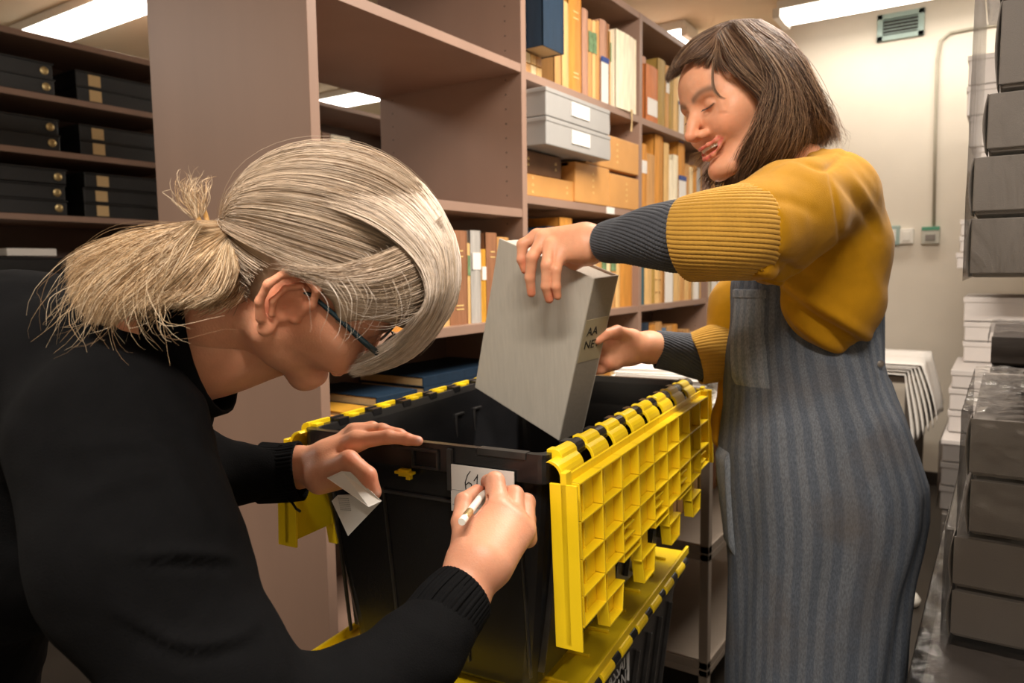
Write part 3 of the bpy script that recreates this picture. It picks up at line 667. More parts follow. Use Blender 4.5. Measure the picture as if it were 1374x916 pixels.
# paler stacks further back at the wall
def farbox(x0, y1, z0, h, d, w, m, label, group): b = link('carton_box', MB().box(x0, x0+d, y1-w, y1, z0, z0+h), M[m], bevel=.004); link('lid', MB().box(x0-.004, x0+d, y1-w, y1+.004, z0+h-.02, z0+h+.001), M[m], b, bevel=.002); tag(b, label, 'box', group)
XS = 3.75
for i, (y1, z0, h) in enumerate([(.18, .30, .09), (.18, .395, .09), (.18, .49, .085), (.17, .58, .085), (.17, .67, .085), (.165, .76, .07), (.14, .835, .085), (.14, .925, .08), (.145, 1.01, .10)]):
    farbox(XS-.0 if i > 5 else (XS-.3 if i > 2 else XS-.45), y1, z0, h, .5, .45, 'palecard', f'pale grey box, {ORD[i]} from the bottom of the distant pile by the wall', 'pale boxes piled by the back wall')
tag(link('low_bench', MB().box(XS-.5, XS+.6, -.5, .17, .26, .296).box(XS-.5, XS-.46, -.5, .17, 0, .26).box(XS+.5, XS+.54, -.5, .17, 0, .26), M['steel'], bevel=.003), 'low bench under the distant pile of pale boxes', 'bench')
wrapfilm(XS-.45, XS+.4, -.25, .185, .30, .56, 'film around the lowest pale boxes at the wall', n=12)
for i, (y1, z0, h) in enumerate([(.11, 1.62, .10), (.145, 1.725, .12), (.16, 1.85, .115), (.16, 1.97, .115)]):
    farbox(3.6, y1, z0, h, .5, .4, 'palecard', f'grey box, {ORD[i]} from the bottom of the far upper pile', 'grey boxes high on the far rack')
for i in range(3): farbox(3.75, .17+.01*(i == 0), 1.235+.07*i, .066, .4, .4, 'palecard', f'pale box, {ORD[i]} from the bottom of the small pile on the far rack', 'pale boxes in the middle of the far rack')
rk = root('storage_rack', (3.9, -.3, 0))
for z in (1.20, 1.59): link('shelf', MB().box(3.55, 4.3, -.62, .06, z, z+.028), M['shelf_dark'], rk, bevel=.002)
for (x, y) in ((3.58, -.62), (4.25, -.62)): link('post', MB().box(x, x+.03, y, y+.03, 0, 2.3), M['steel'], rk)
tag(rk, 'dark far rack against the back wall carrying pale boxes', 'rack')
c = on(1330, 450, 0, 2.2); c1 = on(1330, 490, 0, 2.2)
greybox(2.2, c[1], c1[2]-.0, c[2]-c1[2], 'dark box with film on top, behind the lower right stack', group='dark boxes behind the lower stack', m='darkcard', flap=False, d=.5)
for i in range(6): greybox(2.2, c[1]-.004*(i % 2), c1[2]-.0015-(i+1)*.125, .122, f'dark box hidden behind the lower right stack, {ORD[i]} from its top', group='dark boxes behind the lower stack', m='darkcard', flap=False, d=.5)
zb = c1[2]-.0015-6*.125
tag(link('pallet', MB().box(2.2, 2.7, c[1]-.34, c[1], 0, zb), mat('pallet_wood2', srgb(120, 92, 66), .7, .2, 20)), 'wooden pallet behind the lower right stack', 'pallet')
wrapfilm(2.2, 2.7, c[1]-.34, c[1], c[2]-.02, c[2]+.001, 'crinkled film on the dark box behind the lower right stack', n=18, amp=.006)

# ------------------------------------------------------------------ trolley with papers, table with white cloths
MT = mat('trolley_steel', srgb(128, 116, 104), .45, .05, 14, metal=.3)
tx0, tx1, ty0, ty1 = 1.86, 2.85, .62, 1.14
tl = root('book_trolley', ((tx0+tx1)/2, (ty0+ty1)/2, 0))
for z in (.18, .50): link('shelf', MB().box(tx0, tx1, ty0, ty1, z-.02, z).box(tx0, tx1, ty0, ty0+.012, z, z+.022).box(tx0, tx0+.012, ty0, ty1, z, z+.022), MT, tl, bevel=.002)
link('shelf', MB().box(tx0, tx1, ty0, ty1, .80, .82), MT, tl, bevel=.002)
for (x, y) in ((tx0, ty0), (tx1-.025, ty0), (tx0, ty1-.025), (tx1-.025, ty1-.025)):
    link('post', MB().box(x, x+.025, y, y+.025, .06, .86), MT, tl, bevel=.002); link('caster', MB().lathe([(.028, -.01), (.03, 0), (.028, .01)], (x+.012, y+.012, .03), 14, axis=(0, 1, 0)), M['black_pl'], tl)
tag(tl, 'grey steel trolley between the crates and the bookcases', 'trolley')
for i in range(9):
    x = 2.12+i*.062
    book(x, x+.05, ty0+.18, .501, .17+.01*((i*5) % 4), .2, ['tan', 'brown', 'pale tan', 'olive tan'][i % 4], f'{["tan","brown","pale tan","olive tan"][i%4]} book, {ORD[i]} from the left on the trolley', 'books on the trolley')
for i in range(10):
    dx, dy = RNG.uniform(-.02, .03), RNG.uniform(-.02, .02); z = .8205+i*.0145; aa = R(12+RNG.uniform(-9, 9)); ux = np.array([math.cos(aa), math.sin(aa), 0]); uy = np.array([-math.sin(aa), math.cos(aa), 0])
    o_ = np.array([2.0+dx, .66+dy, z])
    sh = link('document_wallet', MB().obox(o_, ux*.40, uy*.30, CZ*.004), M['paper'], bevel=.001)
    link('sheets', MB().obox(o_+ux*.006+uy*.006+CZ*.0042, ux*.385, uy*.285, CZ*.009), M['paper'], sh)
    tag(sh, f'white document wallet, {ORD[i]} from the bottom on the trolley beside the apron', 'papers', 'white papers on the trolley')
# table behind the woman with hanging white tissue sheets
TX = 3.55
tb = root('side_table', (TX+.3, .5, 0))
link('tabletop', MB().box(TX, TX+.6, .30, 1.0, .75, .78), MT, tb, bevel=.003)
for (x, y) in ((TX+.01, .305), (TX+.55, .305), (TX+.01, .95), (TX+.55, .95)): link('leg', MB().box(x, x+.035, y, y+.035, .05, .75), M['steel'], tb); link('caster', MB().lathe([(.02, -.012), (.024, 0), (.02, .012)], (x+.017, y+.017, .026), 14, axis=(0, 1, 0)), M['white'], tb)
tag(tb, 'steel side table behind the smiling woman, draped with white sheets', 'table')
for i in range(6):
    G = []; n = 18
    yoff = .335-.011*i; zt_ = .792+.010*i
    for j in range(n):
        t = j/(n-1); row_ = []
        for k in range(10):
            s = k/9
            if t < .35: y = .60-(t/.35)*(.60-yoff); z = zt_
            else: q = (t-.35)/.65; y = yoff-.035*math.sin(q*1.4)-.006*i*q; z = zt_-q*(.30-.012*i)+.0
            row_.append((TX-.03+s*.5, y+.006*math.sin(s*9+i*.5+t*3)*min(1, t*2), z+.006*math.sin(s*9+i)+(.0 if t > .35 else .0)))
        G.append(row_)
    o = link('tissue_sheet', MB().grid(G), M['paper'], smooth=True); o.modifiers.new('thick', 'SOLIDIFY').thickness = .003
    tag(o, f'white tissue sheet hanging off the side table, {ORD[i]} from the bottom', 'paper', 'white tissue sheets on the side table')
cs = on(1222, 802, 2, .03)
tag(link('floor_knob', MB().lathe([(.018, 0), (.03, .012), (.034, .03), (.02, .05), (.005, .055)], (cs[0], cs[1]+.0, 0.0), 18), M['white'], smooth=True), 'small white rounded foot on the floor behind the apron', 'foot')
# ------------------------------------------------------------------ implicit surface modeller for the figures
F32 = np.float32
class SDF:
    def __init__(s, lo, hi, h):
        s.lo = np.array(lo, float); s.h = h
        s.n = np.ceil((np.array(hi)-s.lo)/h).astype(int)+1
        s.D = np.full(tuple(s.n), 1.0, F32)
        s.ax = [(s.lo[i]+h*np.arange(s.n[i])).astype(F32) for i in range(3)]
    def like(s):
        o = SDF.__new__(SDF); o.lo, o.h, o.n, o.ax = s.lo, s.h, s.n, s.ax; o.D = np.full(tuple(s.n), 1.0, F32); return o
    def _reg(s, lo, hi):
        a = np.clip(np.floor((np.array(lo)-s.lo)/s.h).astype(int), 0, s.n); b = np.clip(np.ceil((np.array(hi)-s.lo)/s.h).astype(int)+1, 0, s.n)
        if (b <= a).any(): return None, None
        sl = tuple(slice(a[i], b[i]) for i in range(3))
        return sl, (s.ax[0][sl[0]][:, None, None], s.ax[1][sl[1]][None, :, None], s.ax[2][sl[2]][None, None, :])
    def _mix(s, sl, d, k, cut):
        A = s.D[sl]
        if cut: d = -d; A = -A; 
        if k > 0:
            hh = np.clip(.5+.5*(A-d)/k, 0, 1) if not cut else np.clip(.5+.5*(A+0-(-(-d)))/k, 0, 1)
        if cut:
            # smooth max(D, -d_orig): work on negated values -> smooth min(-D, d_orig)
            a = -s.D[sl]; b = -d
            if k > 0:
                hh = np.clip(.5+.5*(a-b)/k, 0, 1); r_ = a*(1-hh)+b*hh-k*hh*(1-hh)
            else: r_ = np.minimum(a, b)
            s.D[sl] = -r_
        else:
            s.D[sl] = (A*(1-hh)+d*hh-k*hh*(1-hh)) if k > 0 else np.minimum(A, d)
    def cone(s, a, b, ra, rb, k=.01, cut=False):
        a = np.array(a, float); b = np.array(b, float); m = max(ra, rb)+k*1.2+3*s.h
        sl, g = s._reg(np.minimum(a, b)-m, np.maximum(a, b)+m)
        if sl is None: return s
        v = b-a; vv = max(v@v, 1e-12)
        t = np.clip(((g[0]-a[0])*v[0]+(g[1]-a[1])*v[1]+(g[2]-a[2])*v[2])/vv, 0, 1)
        d = np.sqrt((g[0]-a[0]-t*v[0])**2+(g[1]-a[1]-t*v[1])**2+(g[2]-a[2]-t*v[2])**2)-(ra+(rb-ra)*t)
        s._mix(sl, d.astype(F32), k, cut); return s
    def ball(s, c, r, k=.01, cut=False): return s.cone(c, c, r, r, k, cut)
    def ell(s, c, r, k=.01, cut=False, Rm=None):
        c = np.array(c, float); r = np.array(r, float); m = r.max()+k*1.2+3*s.h
        sl, g = s._reg(c-m, c+m)
        if sl is None: return s
        p = [g[0]-c[0], g[1]-c[1], g[2]-c[2]]
        if Rm is not None: p = [p[0]*Rm[0][j]+p[1]*Rm[1][j]+p[2]*Rm[2][j] for j in range(3)]
        k0 = np.sqrt((p[0]/r[0])**2+(p[1]/r[1])**2+(p[2]/r[2])**2); k1 = np.sqrt((p[0]/r[0]**2)**2+(p[1]/r[1]**2)**2+(p[2]/r[2]**2)**2)+1e-6
        s._mix(sl, (k0*(k0-1)/k1).astype(F32), k, cut); return s
    def chain(s, pts, k=.006, cut=False):
        for p, q in zip(pts[:-1], pts[1:]): s.cone(p[:3], q[:3], p[3], q[3], k, cut)
        return s
    def merge(s, o, k):
        hh = np.clip(.5+.5*(s.D-o.D)/k, 0, 1); s.D = s.D*(1-hh)+o.D*hh-k*hh*(1-hh); return s
    def mesh(s):
        D = s.D; S = D < 0; n = D.shape
        c = np.zeros((n[0]-1, n[1]-1, n[2]-1), np.int8)
        offs = [(i, j, k) for i in (0, 1) for j in (0, 1) for k in (0, 1)]
        for (i, j, k) in offs: c += S[i:n[0]-1+i, j:n[1]-1+j, k:n[2]-1+k]
        act = (c > 0) & (c < 8); idx = -np.ones(act.shape, np.int64); I, J, K = np.nonzero(act); idx[I, J, K] = np.arange(len(I))
        pos = np.zeros((len(I), 3)); cnt = np.zeros(len(I))
        val = {o: D[I+o[0], J+o[1], K+o[2]] for o in offs}
        for a in offs:
            for ax in range(3):
                if a[ax]: continue
                b = list(a); b[ax] = 1; b = tuple(b); da, db = val[a], val[b]; cr = (da < 0) != (db < 0)
                t = np.where(cr, da/np.where(cr, da-db, 1), 0)
                p = np.array(a, float)[None]+t[:, None]*(np.array(b)-np.array(a))[None]
                pos += cr[:, None]*p; cnt += cr
        V = s.lo+s.h*(np.stack([I, J, K], 1)+pos/cnt[:, None]); Q = []
        for ax in range(3):
            a0 = [slice(1, n[i]-1) for i in range(3)]; a0[ax] = slice(0, n[ax]-1); b0 = list(a0); b0[ax] = slice(1, n[ax])
            A, B = S[tuple(a0)], S[tuple(b0)]; e = np.argwhere(A != B)
            if not len(e): continue
            fl = A[tuple(e.T)]
            base = e.copy()
            for i in range(3):
                if i != ax: base[:, i] += 1
            u, v = [i for i in range(3) if i != ax]
            def cell(du, dv): q = base.copy(); q[:, u] -= du; q[:, v] -= dv; return idx[tuple(q.T)]
            q = np.stack([cell(1, 1), cell(0, 1), cell(0, 0), cell(1, 0)], 1)
            flip = fl if ax != 1 else ~fl
            q[~flip] = q[~flip][:, ::-1]; Q.append(q)
        Q = np.concatenate(Q); Q = Q[(Q >= 0).all(1)]
        return V, Q
def smooth_mesh(V, Q, it=2, lam=.5):
    for _ in range(it):
        acc = np.zeros_like(V); cnt = np.zeros(len(V))
        for a, b in ((0, 1), (1, 2), (2, 3), (3, 0)):
            np.add.at(acc, Q[:, a], V[Q[:, b]]); np.add.at(acc, Q[:, b], V[Q[:, a]]); np.add.at(cnt, Q[:, a], 1); np.add.at(cnt, Q[:, b], 1)
        V = V+lam*(acc/cnt[:, None]-V)
    return V
def vnoise(P, scale, seed=0, oct=3):
    """cheap smooth noise of many points, -1..1"""
    r_ = np.random.default_rng(seed); out = np.zeros(len(P)); amp = 1.0
    for o in range(oct):
        for _ in range(4):
            w = r_.normal(size=3)*scale*(2**o); out += amp*np.sin(P@w+r_.uniform(0, 6.28)+1.7*np.sin(P@(r_.normal(size=3)*scale*(2**o))))/4
        amp *= .5
    return out
def joinm(parts):
    V = []; Q = []; C = []; o = 0
    for v, q, c in parts: V.append(v); Q.append(q+o); C.append(c); o += len(v)
    return np.concatenate(V), np.concatenate(Q), np.concatenate(C)
def attr_mat(name, rough, bump, bscale, sss=0, spec=.4, sheen=0, noise=.06, nscale=40, bdist=.001, stripes=None):
    m, n, l, p = nt(name); p.inputs['Roughness'].default_value = rough; p.inputs['Specular IOR Level'].default_value = spec
    if sheen: p.inputs['Sheen Weight'].default_value = sheen; p.inputs['Sheen Roughness'].default_value = .4
    if sss: p.inputs['Subsurface Weight'].default_value = sss; p.inputs['Subsurface Radius'].default_value = (1, .35, .2); p.inputs['Subsurface Scale'].default_value = .006
    a = n.new('ShaderNodeAttribute'); a.attribute_name = 'Col'; tc = n.new('ShaderNodeTexCoord')
    nz = n.new('ShaderNodeTexNoise'); nz.inputs['Scale'].default_value = nscale; nz.inputs['Detail'].default_value = 5; l.new(tc.outputs['Object'], nz.inputs['Vector'])
    mr = n.new('ShaderNodeMapRange'); mr.inputs[1].default_value = .3; mr.inputs[2].default_value = .7; mr.inputs[3].default_value = 1-noise; mr.inputs[4].default_value = 1+noise; l.new(nz.outputs[0], mr.inputs[0])
    vm = n.new('ShaderNodeVectorMath'); vm.operation = 'SCALE'; l.new(a.outputs['Color'], vm.inputs[0]); l.new(mr.outputs[0], vm.inputs['Scale']); l.new(vm.outputs[0], p.inputs['Base Color'])
    n2 = n.new('ShaderNodeTexNoise'); n2.inputs['Scale'].default_value = bscale; n2.inputs['Detail'].default_value = 4; l.new(tc.outputs['Object'], n2.inputs['Vector'])
    b = n.new('ShaderNodeBump'); b.inputs['Strength'].default_value = bump; b.inputs['Distance'].default_value = bdist; l.new(n2.outputs[0], b.inputs['Height']); l.new(b.outputs[0], p.inputs['Normal'])
    return m
M['skin'] = attr_mat('skin', .46, .35, 420, sss=.25, spec=.4, noise=.05, nscale=60, bdist=.0008)
M['hair'] = attr_mat('hair', .48, .2, 900, spec=.35, noise=.1, nscale=120)
M['knit'] = attr_mat('fine_knit', .9, .5, 700, spec=.12, sheen=.12, noise=.06, nscale=50)
M['blackknit'] = attr_mat('black_knit', .9, .5, 600, spec=.08, sheen=.0, noise=.1, nscale=60)
SK1 = np.array(srgb(226, 164, 132)); SK2 = np.array(srgb(230, 168, 132))
def near(P, c, r): return np.exp(-((P-np.array(c))**2).sum(1)/(r*r))
def tint(C, w, col): return C*(1-w[:, None])+np.array(col)[None]*w[:, None]

# ---- hands: joints given as (px, py, depth, radius)
def J(p): w = at(p[0], p[1], p[2]); return (*w, p[3])
def hand(palm, fingers, skin, kpalm=.014, h=.0014, reds=(), nails=(), creases=(), kf=.010):
    allp = [J(p) for c in palm+fingers for p in c]; A = np.array([p[:3] for p in allp])
    s = SDF(A.min(0)-.035, A.max(0)+.035, h); f = s.like()
    for c in palm: s.chain([J(p) for p in c], kpalm)
    for c in fingers:
        g = s.like(); g.chain([J(p) for p in c], .004); f.merge(g, .0012)
    s.merge(f, kf)
    for c in creases: s.chain([J(p) for p in c], .003, cut=True)
    V, Q = s.mesh(); V = smooth_mesh(V, Q, 2); C = np.tile(skin, (len(V), 1))
    C = tint(C, .15+.12*vnoise(V, 90, 3), skin*np.array([1.02, .82, .78]))
    for c in fingers:
        tip = np.array(J(c[-1])[:3]); C = tint(C, .55*near(V, tip, .013), skin*np.array([.98, .62, .56]))
        for p in c[1:-1]: C = tint(C, .28*near(V, J(p)[:3], .010), skin*np.array([.98, .66, .6]))
    for p in reds: C = tint(C, .5*near(V, at(*p[:3]), p[3]), skin*np.array([1, .6, .54]))
    for p in nails: C = tint(C, np.clip(1.6*near(V, at(*p[:3]), p[3]), 0, 1)*.7, (.80, .50, .42))
    return V, Q, np.clip(C, 0, 1)

# ---- heads, in their own frame: x to the person's right, y forward, z up, origin between the ears at eye level
def head_sdf(ears=(1,), smile=0, h=.0016, neck=None):
    s = SDF((-.11, -.135, -.165), (.11, .135, .15), h)
    s.ell((0, -.018, .038), (.074, .094, .088), .01)
    s.ell((0, .022, -.022), (.060, .066, .082), .03)
    s.ell((0, .055, .035), (.052, .036, .045), .03)                     # forehead
    for x in (-1, 1):
        s.cone((x*.056, -.006, -.055), (x*.020, .070, -.104), .018, .016, .03)     # jaw
        s.ell((x*.036, .060, -.036), (.024, .026, .024), .022)                      # cheek
        s.ell((x*.056, .022, -.016), (.014, .036, .018), .034)                       # cheekbone
        s.cone((x*.012, .083, .017), (x*.040, .074, .018), .008, .007, .014)        # brow ridge
        s.ell((x*.031, .093, -.001), (.017, .012, .011), .014, cut=True)            # eye socket
        s.ball((x*.031, .0735, -.001), .0125, .003)                                 # closed lid over the eye
        s.cone((x*.020, .0865, -.0045), (x*.043, .080, -.003), .0016, .0012, .002)  # lower lid rim
    s.ell((0, .0785, -.104), (.018, .014, .014), .018)                              # chin
    s.chain([(0, .088, .006, .0065), (0, .101, -.018, .0078), (0, .1135, -.036, .0098)], .012)
    for x in (-1, 1):
        s.ell((x*.0115, .0975, -.0405), (.0070, .0105, .0075), .008)
        s.ball((x*.0065, .104, -.0475), .0034, .003, cut=True)
    if smile:
        for x in (-1, 1):
            s.chain([(0, .0970, -.0618, .0032), (x*.012, .0945, -.0606, .0032), (x*.023, .0865, -.0585, .0024), (x*.034, .0725, -.0540, .0012)], .006)      # upper lip
            s.chain([(0, .0950, -.0800, .0040), (x*.012, .0920, -.0775, .0038), (x*.023, .0845, -.0700, .0028), (x*.033, .0725, -.0565, .0012)], .006)      # lower lip
            s.ell((0, .090, -.0685), (.0235, .026, .0054), .002, cut=True)
    else:
        for x in (-1, 1):
            s.chain([(0, .0975, -.066, .0045), (x*.022, .085, -.069, .003)], .004); s.chain([(0, .0955, -.0745, .005), (x*.020, .085, -.070, .003)], .004)
    for x in ears:
        def E(y, z, o): return (x*(.073+o*1.25), y*1.12-.010, z*1.12-.010)
        s.ell(E(-.004, .002, .003), (.005, .018, .027), .006)
        hel = [(.013, -.002, .003, .003), (.015, .014, .006, .0038), (.009, .028, .009, .0042), (-.006, .033, .012, .0044), (-.019, .026, .015, .0044), (-.024, .008, .016, .0042), (-.020, -.010, .013, .0042), (-.010, -.023, .009, .0052)]
        s.chain([(*E(y, z, o), r_) for (y, z, o, r_) in hel], .003)
        s.ell(E(-.001, -.029, .006), (.0045, .008, .0095), .006)
        s.chain([(*E(y, z, o), .0030) for (y, z, o) in [(-.002, .022, .008), (-.011, .012, .010), (-.012, -.004, .010), (-.005, -.015, .009)]], .003)
        s.ell(E(.002, -.003, .010), (.008, .0075, .0115), .004, cut=True)
        s.ball(E(.013, -.007, .005), .0042, .004)
        s.chain([(*E(y, z, o), .0022) for (y, z, o) in [(.006, .023, .012), (-.006, .027, .014), (-.016, .018, .017), (-.018, .004, .018)]], .002, cut=True)
    if neck: s.chain(neck, .02)
    return s
def paint_head(V, skin, smile):
    C = np.tile(skin, (len(V), 1)); C = tint(C, .12+.1*vnoise(V, 60, 5), skin*np.array([1, .84, .8]))
    for x in (-1, 1):
        C = tint(C, .40*near(V, (x*.042, .068, -.038), .022), skin*np.array([1, .62, .56]))
        e = np.zeros(len(V))
        for t in np.linspace(0, 1, 22): e = np.maximum(e, near(V, (x*(.014+.036*t), .094-.014*t*t, .0165+.006*math.sin(t*2.6)), .0055))
        C = tint(C, np.clip(e*1.1, 0, 1)*.75, (.13, .075, .05))
        e = np.zeros(len(V))
        for t in np.linspace(0, 1, 9): e = np.maximum(e, near(V, (x*(.0195+.024*t), .0875-.006*t*t, -.0045-.002*math.sin(t*3.14)), .0020))
        C = tint(C, np.clip(e*1.5, 0, 1)*.9, (.05, .03, .025))
        C = tint(C, .5*near(V, (x*.078, -.008, -.01), .03), skin*np.array([1.0, .66, .56]))
        C = tint(C, .25*near(V, (x*.031, .086, .004), .012), skin*np.array([.8, .6, .55]))
    C = tint(C, .45*near(V, (0, .112, -.040), .013), skin*np.array([1, .62, .56]))
    C = tint(C, .35*near(V, (0, .090, -.108), .014), skin*np.array([1, .66, .6]))
    def lip(pts, r_):
        e = np.zeros(len(V))
        for i in range(len(pts)-1):
            a, b = np.array(pts[i]), np.array(pts[i+1])
            for t in np.linspace(0, 1, 5): e = np.maximum(e, near(V, a+(b-a)*t, r_))
        return np.clip(e*1.6-.3, 0, 1)
    for x in (-1, 1):
        if smile:
            w = np.maximum(lip([(0, .101, -.0615), (x*.012, .0975, -.0608), (x*.024, .0895, -.0580), (x*.034, .0765, -.0535)], .0031), lip([(0, .099, -.080), (x*.011, .096, -.078), (x*.024, .087, -.0690), (x*.033, .0765, -.0565)], .0040))
        else: w = np.maximum(lip([(0, .100, -.066), (x*.020, .087, -.069)], .0045), lip([(0, .098, -.0745), (x*.018, .087, -.070)], .005))
        C = tint(C, w*(.85 if smile else .25), srgb(206, 92, 84))
    if smile: C = tint(C, np.clip(1.8*near(V*np.array([.42, .6, 1.8]), (0, .086*.6, -.0688*1.8), .0068), 0, 1), (.10, .02, .018))
    return np.clip(C, 0, 1)

# ---- strands
def strands(P, rad, tints):
    """P (N,T,3) centre lines, rad (N,T), tints (N,3) -> verts, quads, colours (triangular section)"""
    N, T, _ = P.shape
    tg = np.gradient(P, axis=1); tg /= (np.linalg.norm(tg, axis=2, keepdims=True)+1e-9)
    ref = np.array(C_F)+0*tg; a = np.cross(tg, ref); a /= (np.linalg.norm(a, axis=2, keepdims=True)+1e-9); b = np.cross(tg, a)
    V = np.stack([P+rad[..., None]*(math.cos(w)*a+math.sin(w)*b) for w in (0, 2.094, 4.189)], 2)      # N,T,3,3
    i0 = (np.arange(N)[:, None, None]*T+np.arange(T-1)[None, :, None])*3+np.arange(3)[None, None, :]
    i1 = (np.arange(N)[:, None, None]*T+np.arange(T-1)[None, :, None])*3+((np.arange(3)+1) % 3)[None, None, :]
    Q = np.stack([i0, i1, i1+3, i0+3], -1).reshape(-1, 4)
    C = np.repeat(tints.reshape(-1, 3), 3, axis=0) if tints.ndim == 3 else np.repeat(tints, T*3, axis=0)
    return V.reshape(-1, 3), Q, C
def resample(G, T):
    """G list of guides (each list of 3d points) -> (len(G), T, 3), Catmull-Rom along each"""
    out = []
    for g in G:
        g = np.array(g, float); n = len(g); gp = np.vstack([2*g[0]-g[1], g, 2*g[-1]-g[-2]]); L = np.r_[0, np.cumsum(np.linalg.norm(np.diff(g, axis=0), axis=1))]; L /= L[-1]
        r_ = []
        for t in np.linspace(0, 1, T):
            i = min(np.searchsorted(L, t, 'right')-1, n-2); u = (t-L[i])/(L[i+1]-L[i]); p0, p1, p2, p3 = gp[i], gp[i+1], gp[i+2], gp[i+3]
            r_.append(.5*((2*p1)+(-p0+p2)*u+(2*p0-5*p1+4*p2-p3)*u*u+(-p0+3*p1-3*p2+p3)*u**3))
        out.append(r_)
    return np.array(out)
def sheet(G, N, T, out, amp, rad, cols, seed, t0=0.0, lenvar=.25, wav=0.0, rootvar=0.0, rootcol=None):
    """N strands spread between the ordered guides; out: offset direction fn or vector; amp jitter"""
    r_ = np.random.default_rng(seed); g = resample(G, T); m = len(G)
    s = r_.uniform(0, m-1.001, N); 
    i = s.astype(int); u = (s-i)[:, None, None]
    P = g[i]*(1-u)+g[np.minimum(i+1, m-1)]*u
    tt = np.linspace(0, 1, T)[None, :, None]
    # locks: strands pull towards lock centres as they descend
    lock = np.round(s*5)/5.0; li = np.clip(lock.astype(int), 0, m-1); lu = (lock-li)[:, None, None]; LP = g[li]*(1-lu)+g[np.minimum(li+1, m-1)]*lu
    P = P*(1-.45*tt)+LP*(.45*tt)
    n1 = r_.normal(size=(N, 1, 3)); ph = r_.uniform(0, 6.28, (N, 1, 3)); fr = r_.uniform(2, 5, (N, 1, 3))
    P = P+amp*(n1*(.25+tt)*.6+wav*np.sin(tt*fr*2+ph)*tt)
    d = out if callable(out) else (lambda Q: np.array(out)[None, None, :])
    P = P+d(P)*(r_.uniform(0, 1, (N, 1, 1))*.006)
    # length: cut some short by resampling param
    le = 1-lenvar*r_.uniform(0, 1, N)**2
    st_ = rootvar*r_.uniform(0, 1, N)**1.5*(T-1)
    idx = st_[:, None]+(le*(T-1)-st_)[:, None]*np.linspace(0, 1, T)[None, :]; a = np.floor(idx).astype(int); b = np.minimum(a+1, T-1); w = (idx-a)[..., None]
    P = np.take_along_axis(P, a[..., None].repeat(3, 2), 1)*(1-w)+np.take_along_axis(P, b[..., None].repeat(3, 2), 1)*w
    R_ = rad*r_.uniform(.6, 1.3, (N, 1))*(1-.75*np.linspace(0, 1, T)[None, :]**3)*np.minimum(1, .25+6*np.linspace(0, 1, T))[None, :]
    c = np.array(cols); k = r_.integers(0, len(c), N); tn = c[k]*(r_.uniform(.8, 1.2, (N, 1)))
    if rootcol is not None:
        w = np.clip(np.linspace(0, 1, T)*2.2, 0, 1)[None, :, None]; rc = np.array(rootcol)[r_.integers(0, len(rootcol), N)][:, None, :]; tn = rc*(1-w)+tn[:, None, :]*w
    return strands(P, R_, tn)

# ---- swept sleeve with real ribs
def sweep(name, st, mat_, parent, nth=200, ns=40, ribs=0, ramp=.0, twist=0, col=(1, 1, 1), colr=None, thick=.003, folds=0, seed=1, ell=1.0):
    """st: list of (px,py,depth, radius); closed tube with rib relief"""
    C = resample([[at(*p[:3]) for p in st]], ns)[0]; rr = np.interp(np.linspace(0, 1, ns), np.linspace(0, 1, len(st)), [p[3] for p in st])
    V = []; up = np.array([0, 0, 1.0]); Cc = []
    tang = np.gradient(C, axis=0); th = np.linspace(0, 2*math.pi, nth, endpoint=False)
    for i in range(ns):
        t = tang[i]/np.linalg.norm(tang[i]); a = np.cross(t, up); a /= np.linalg.norm(a); b = np.cross(a, t)
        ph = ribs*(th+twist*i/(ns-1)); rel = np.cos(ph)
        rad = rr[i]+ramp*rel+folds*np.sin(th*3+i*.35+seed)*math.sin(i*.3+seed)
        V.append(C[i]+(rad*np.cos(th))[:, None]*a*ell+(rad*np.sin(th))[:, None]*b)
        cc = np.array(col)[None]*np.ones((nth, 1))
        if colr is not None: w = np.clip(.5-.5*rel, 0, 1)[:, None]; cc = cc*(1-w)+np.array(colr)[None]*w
        Cc.append(cc)
    V = np.concatenate(V); idx = np.arange(ns*nth).reshape(ns, nth); q = np.stack([idx[:-1], np.roll(idx[:-1], -1, 1), np.roll(idx[1:], -1, 1), idx[1:]], -1).reshape(-1, 4)
    o = link(name, (V, q), mat_, parent, smooth=True, attrs={'Col': ('FLOAT_COLOR', np.c_[np.concatenate(Cc), np.ones(len(V))])})
    md = o.modifiers.new('thick', 'SOLIDIFY'); md.thickness = thick; md.offset = -1
    return o
def colmesh(name, V, Q, C, m, parent, **k):
    return link(name, (V, Q), m, parent, smooth=True, attrs={'Col': ('FLOAT_COLOR', np.c_[C, np.ones(len(V))])}, **k)
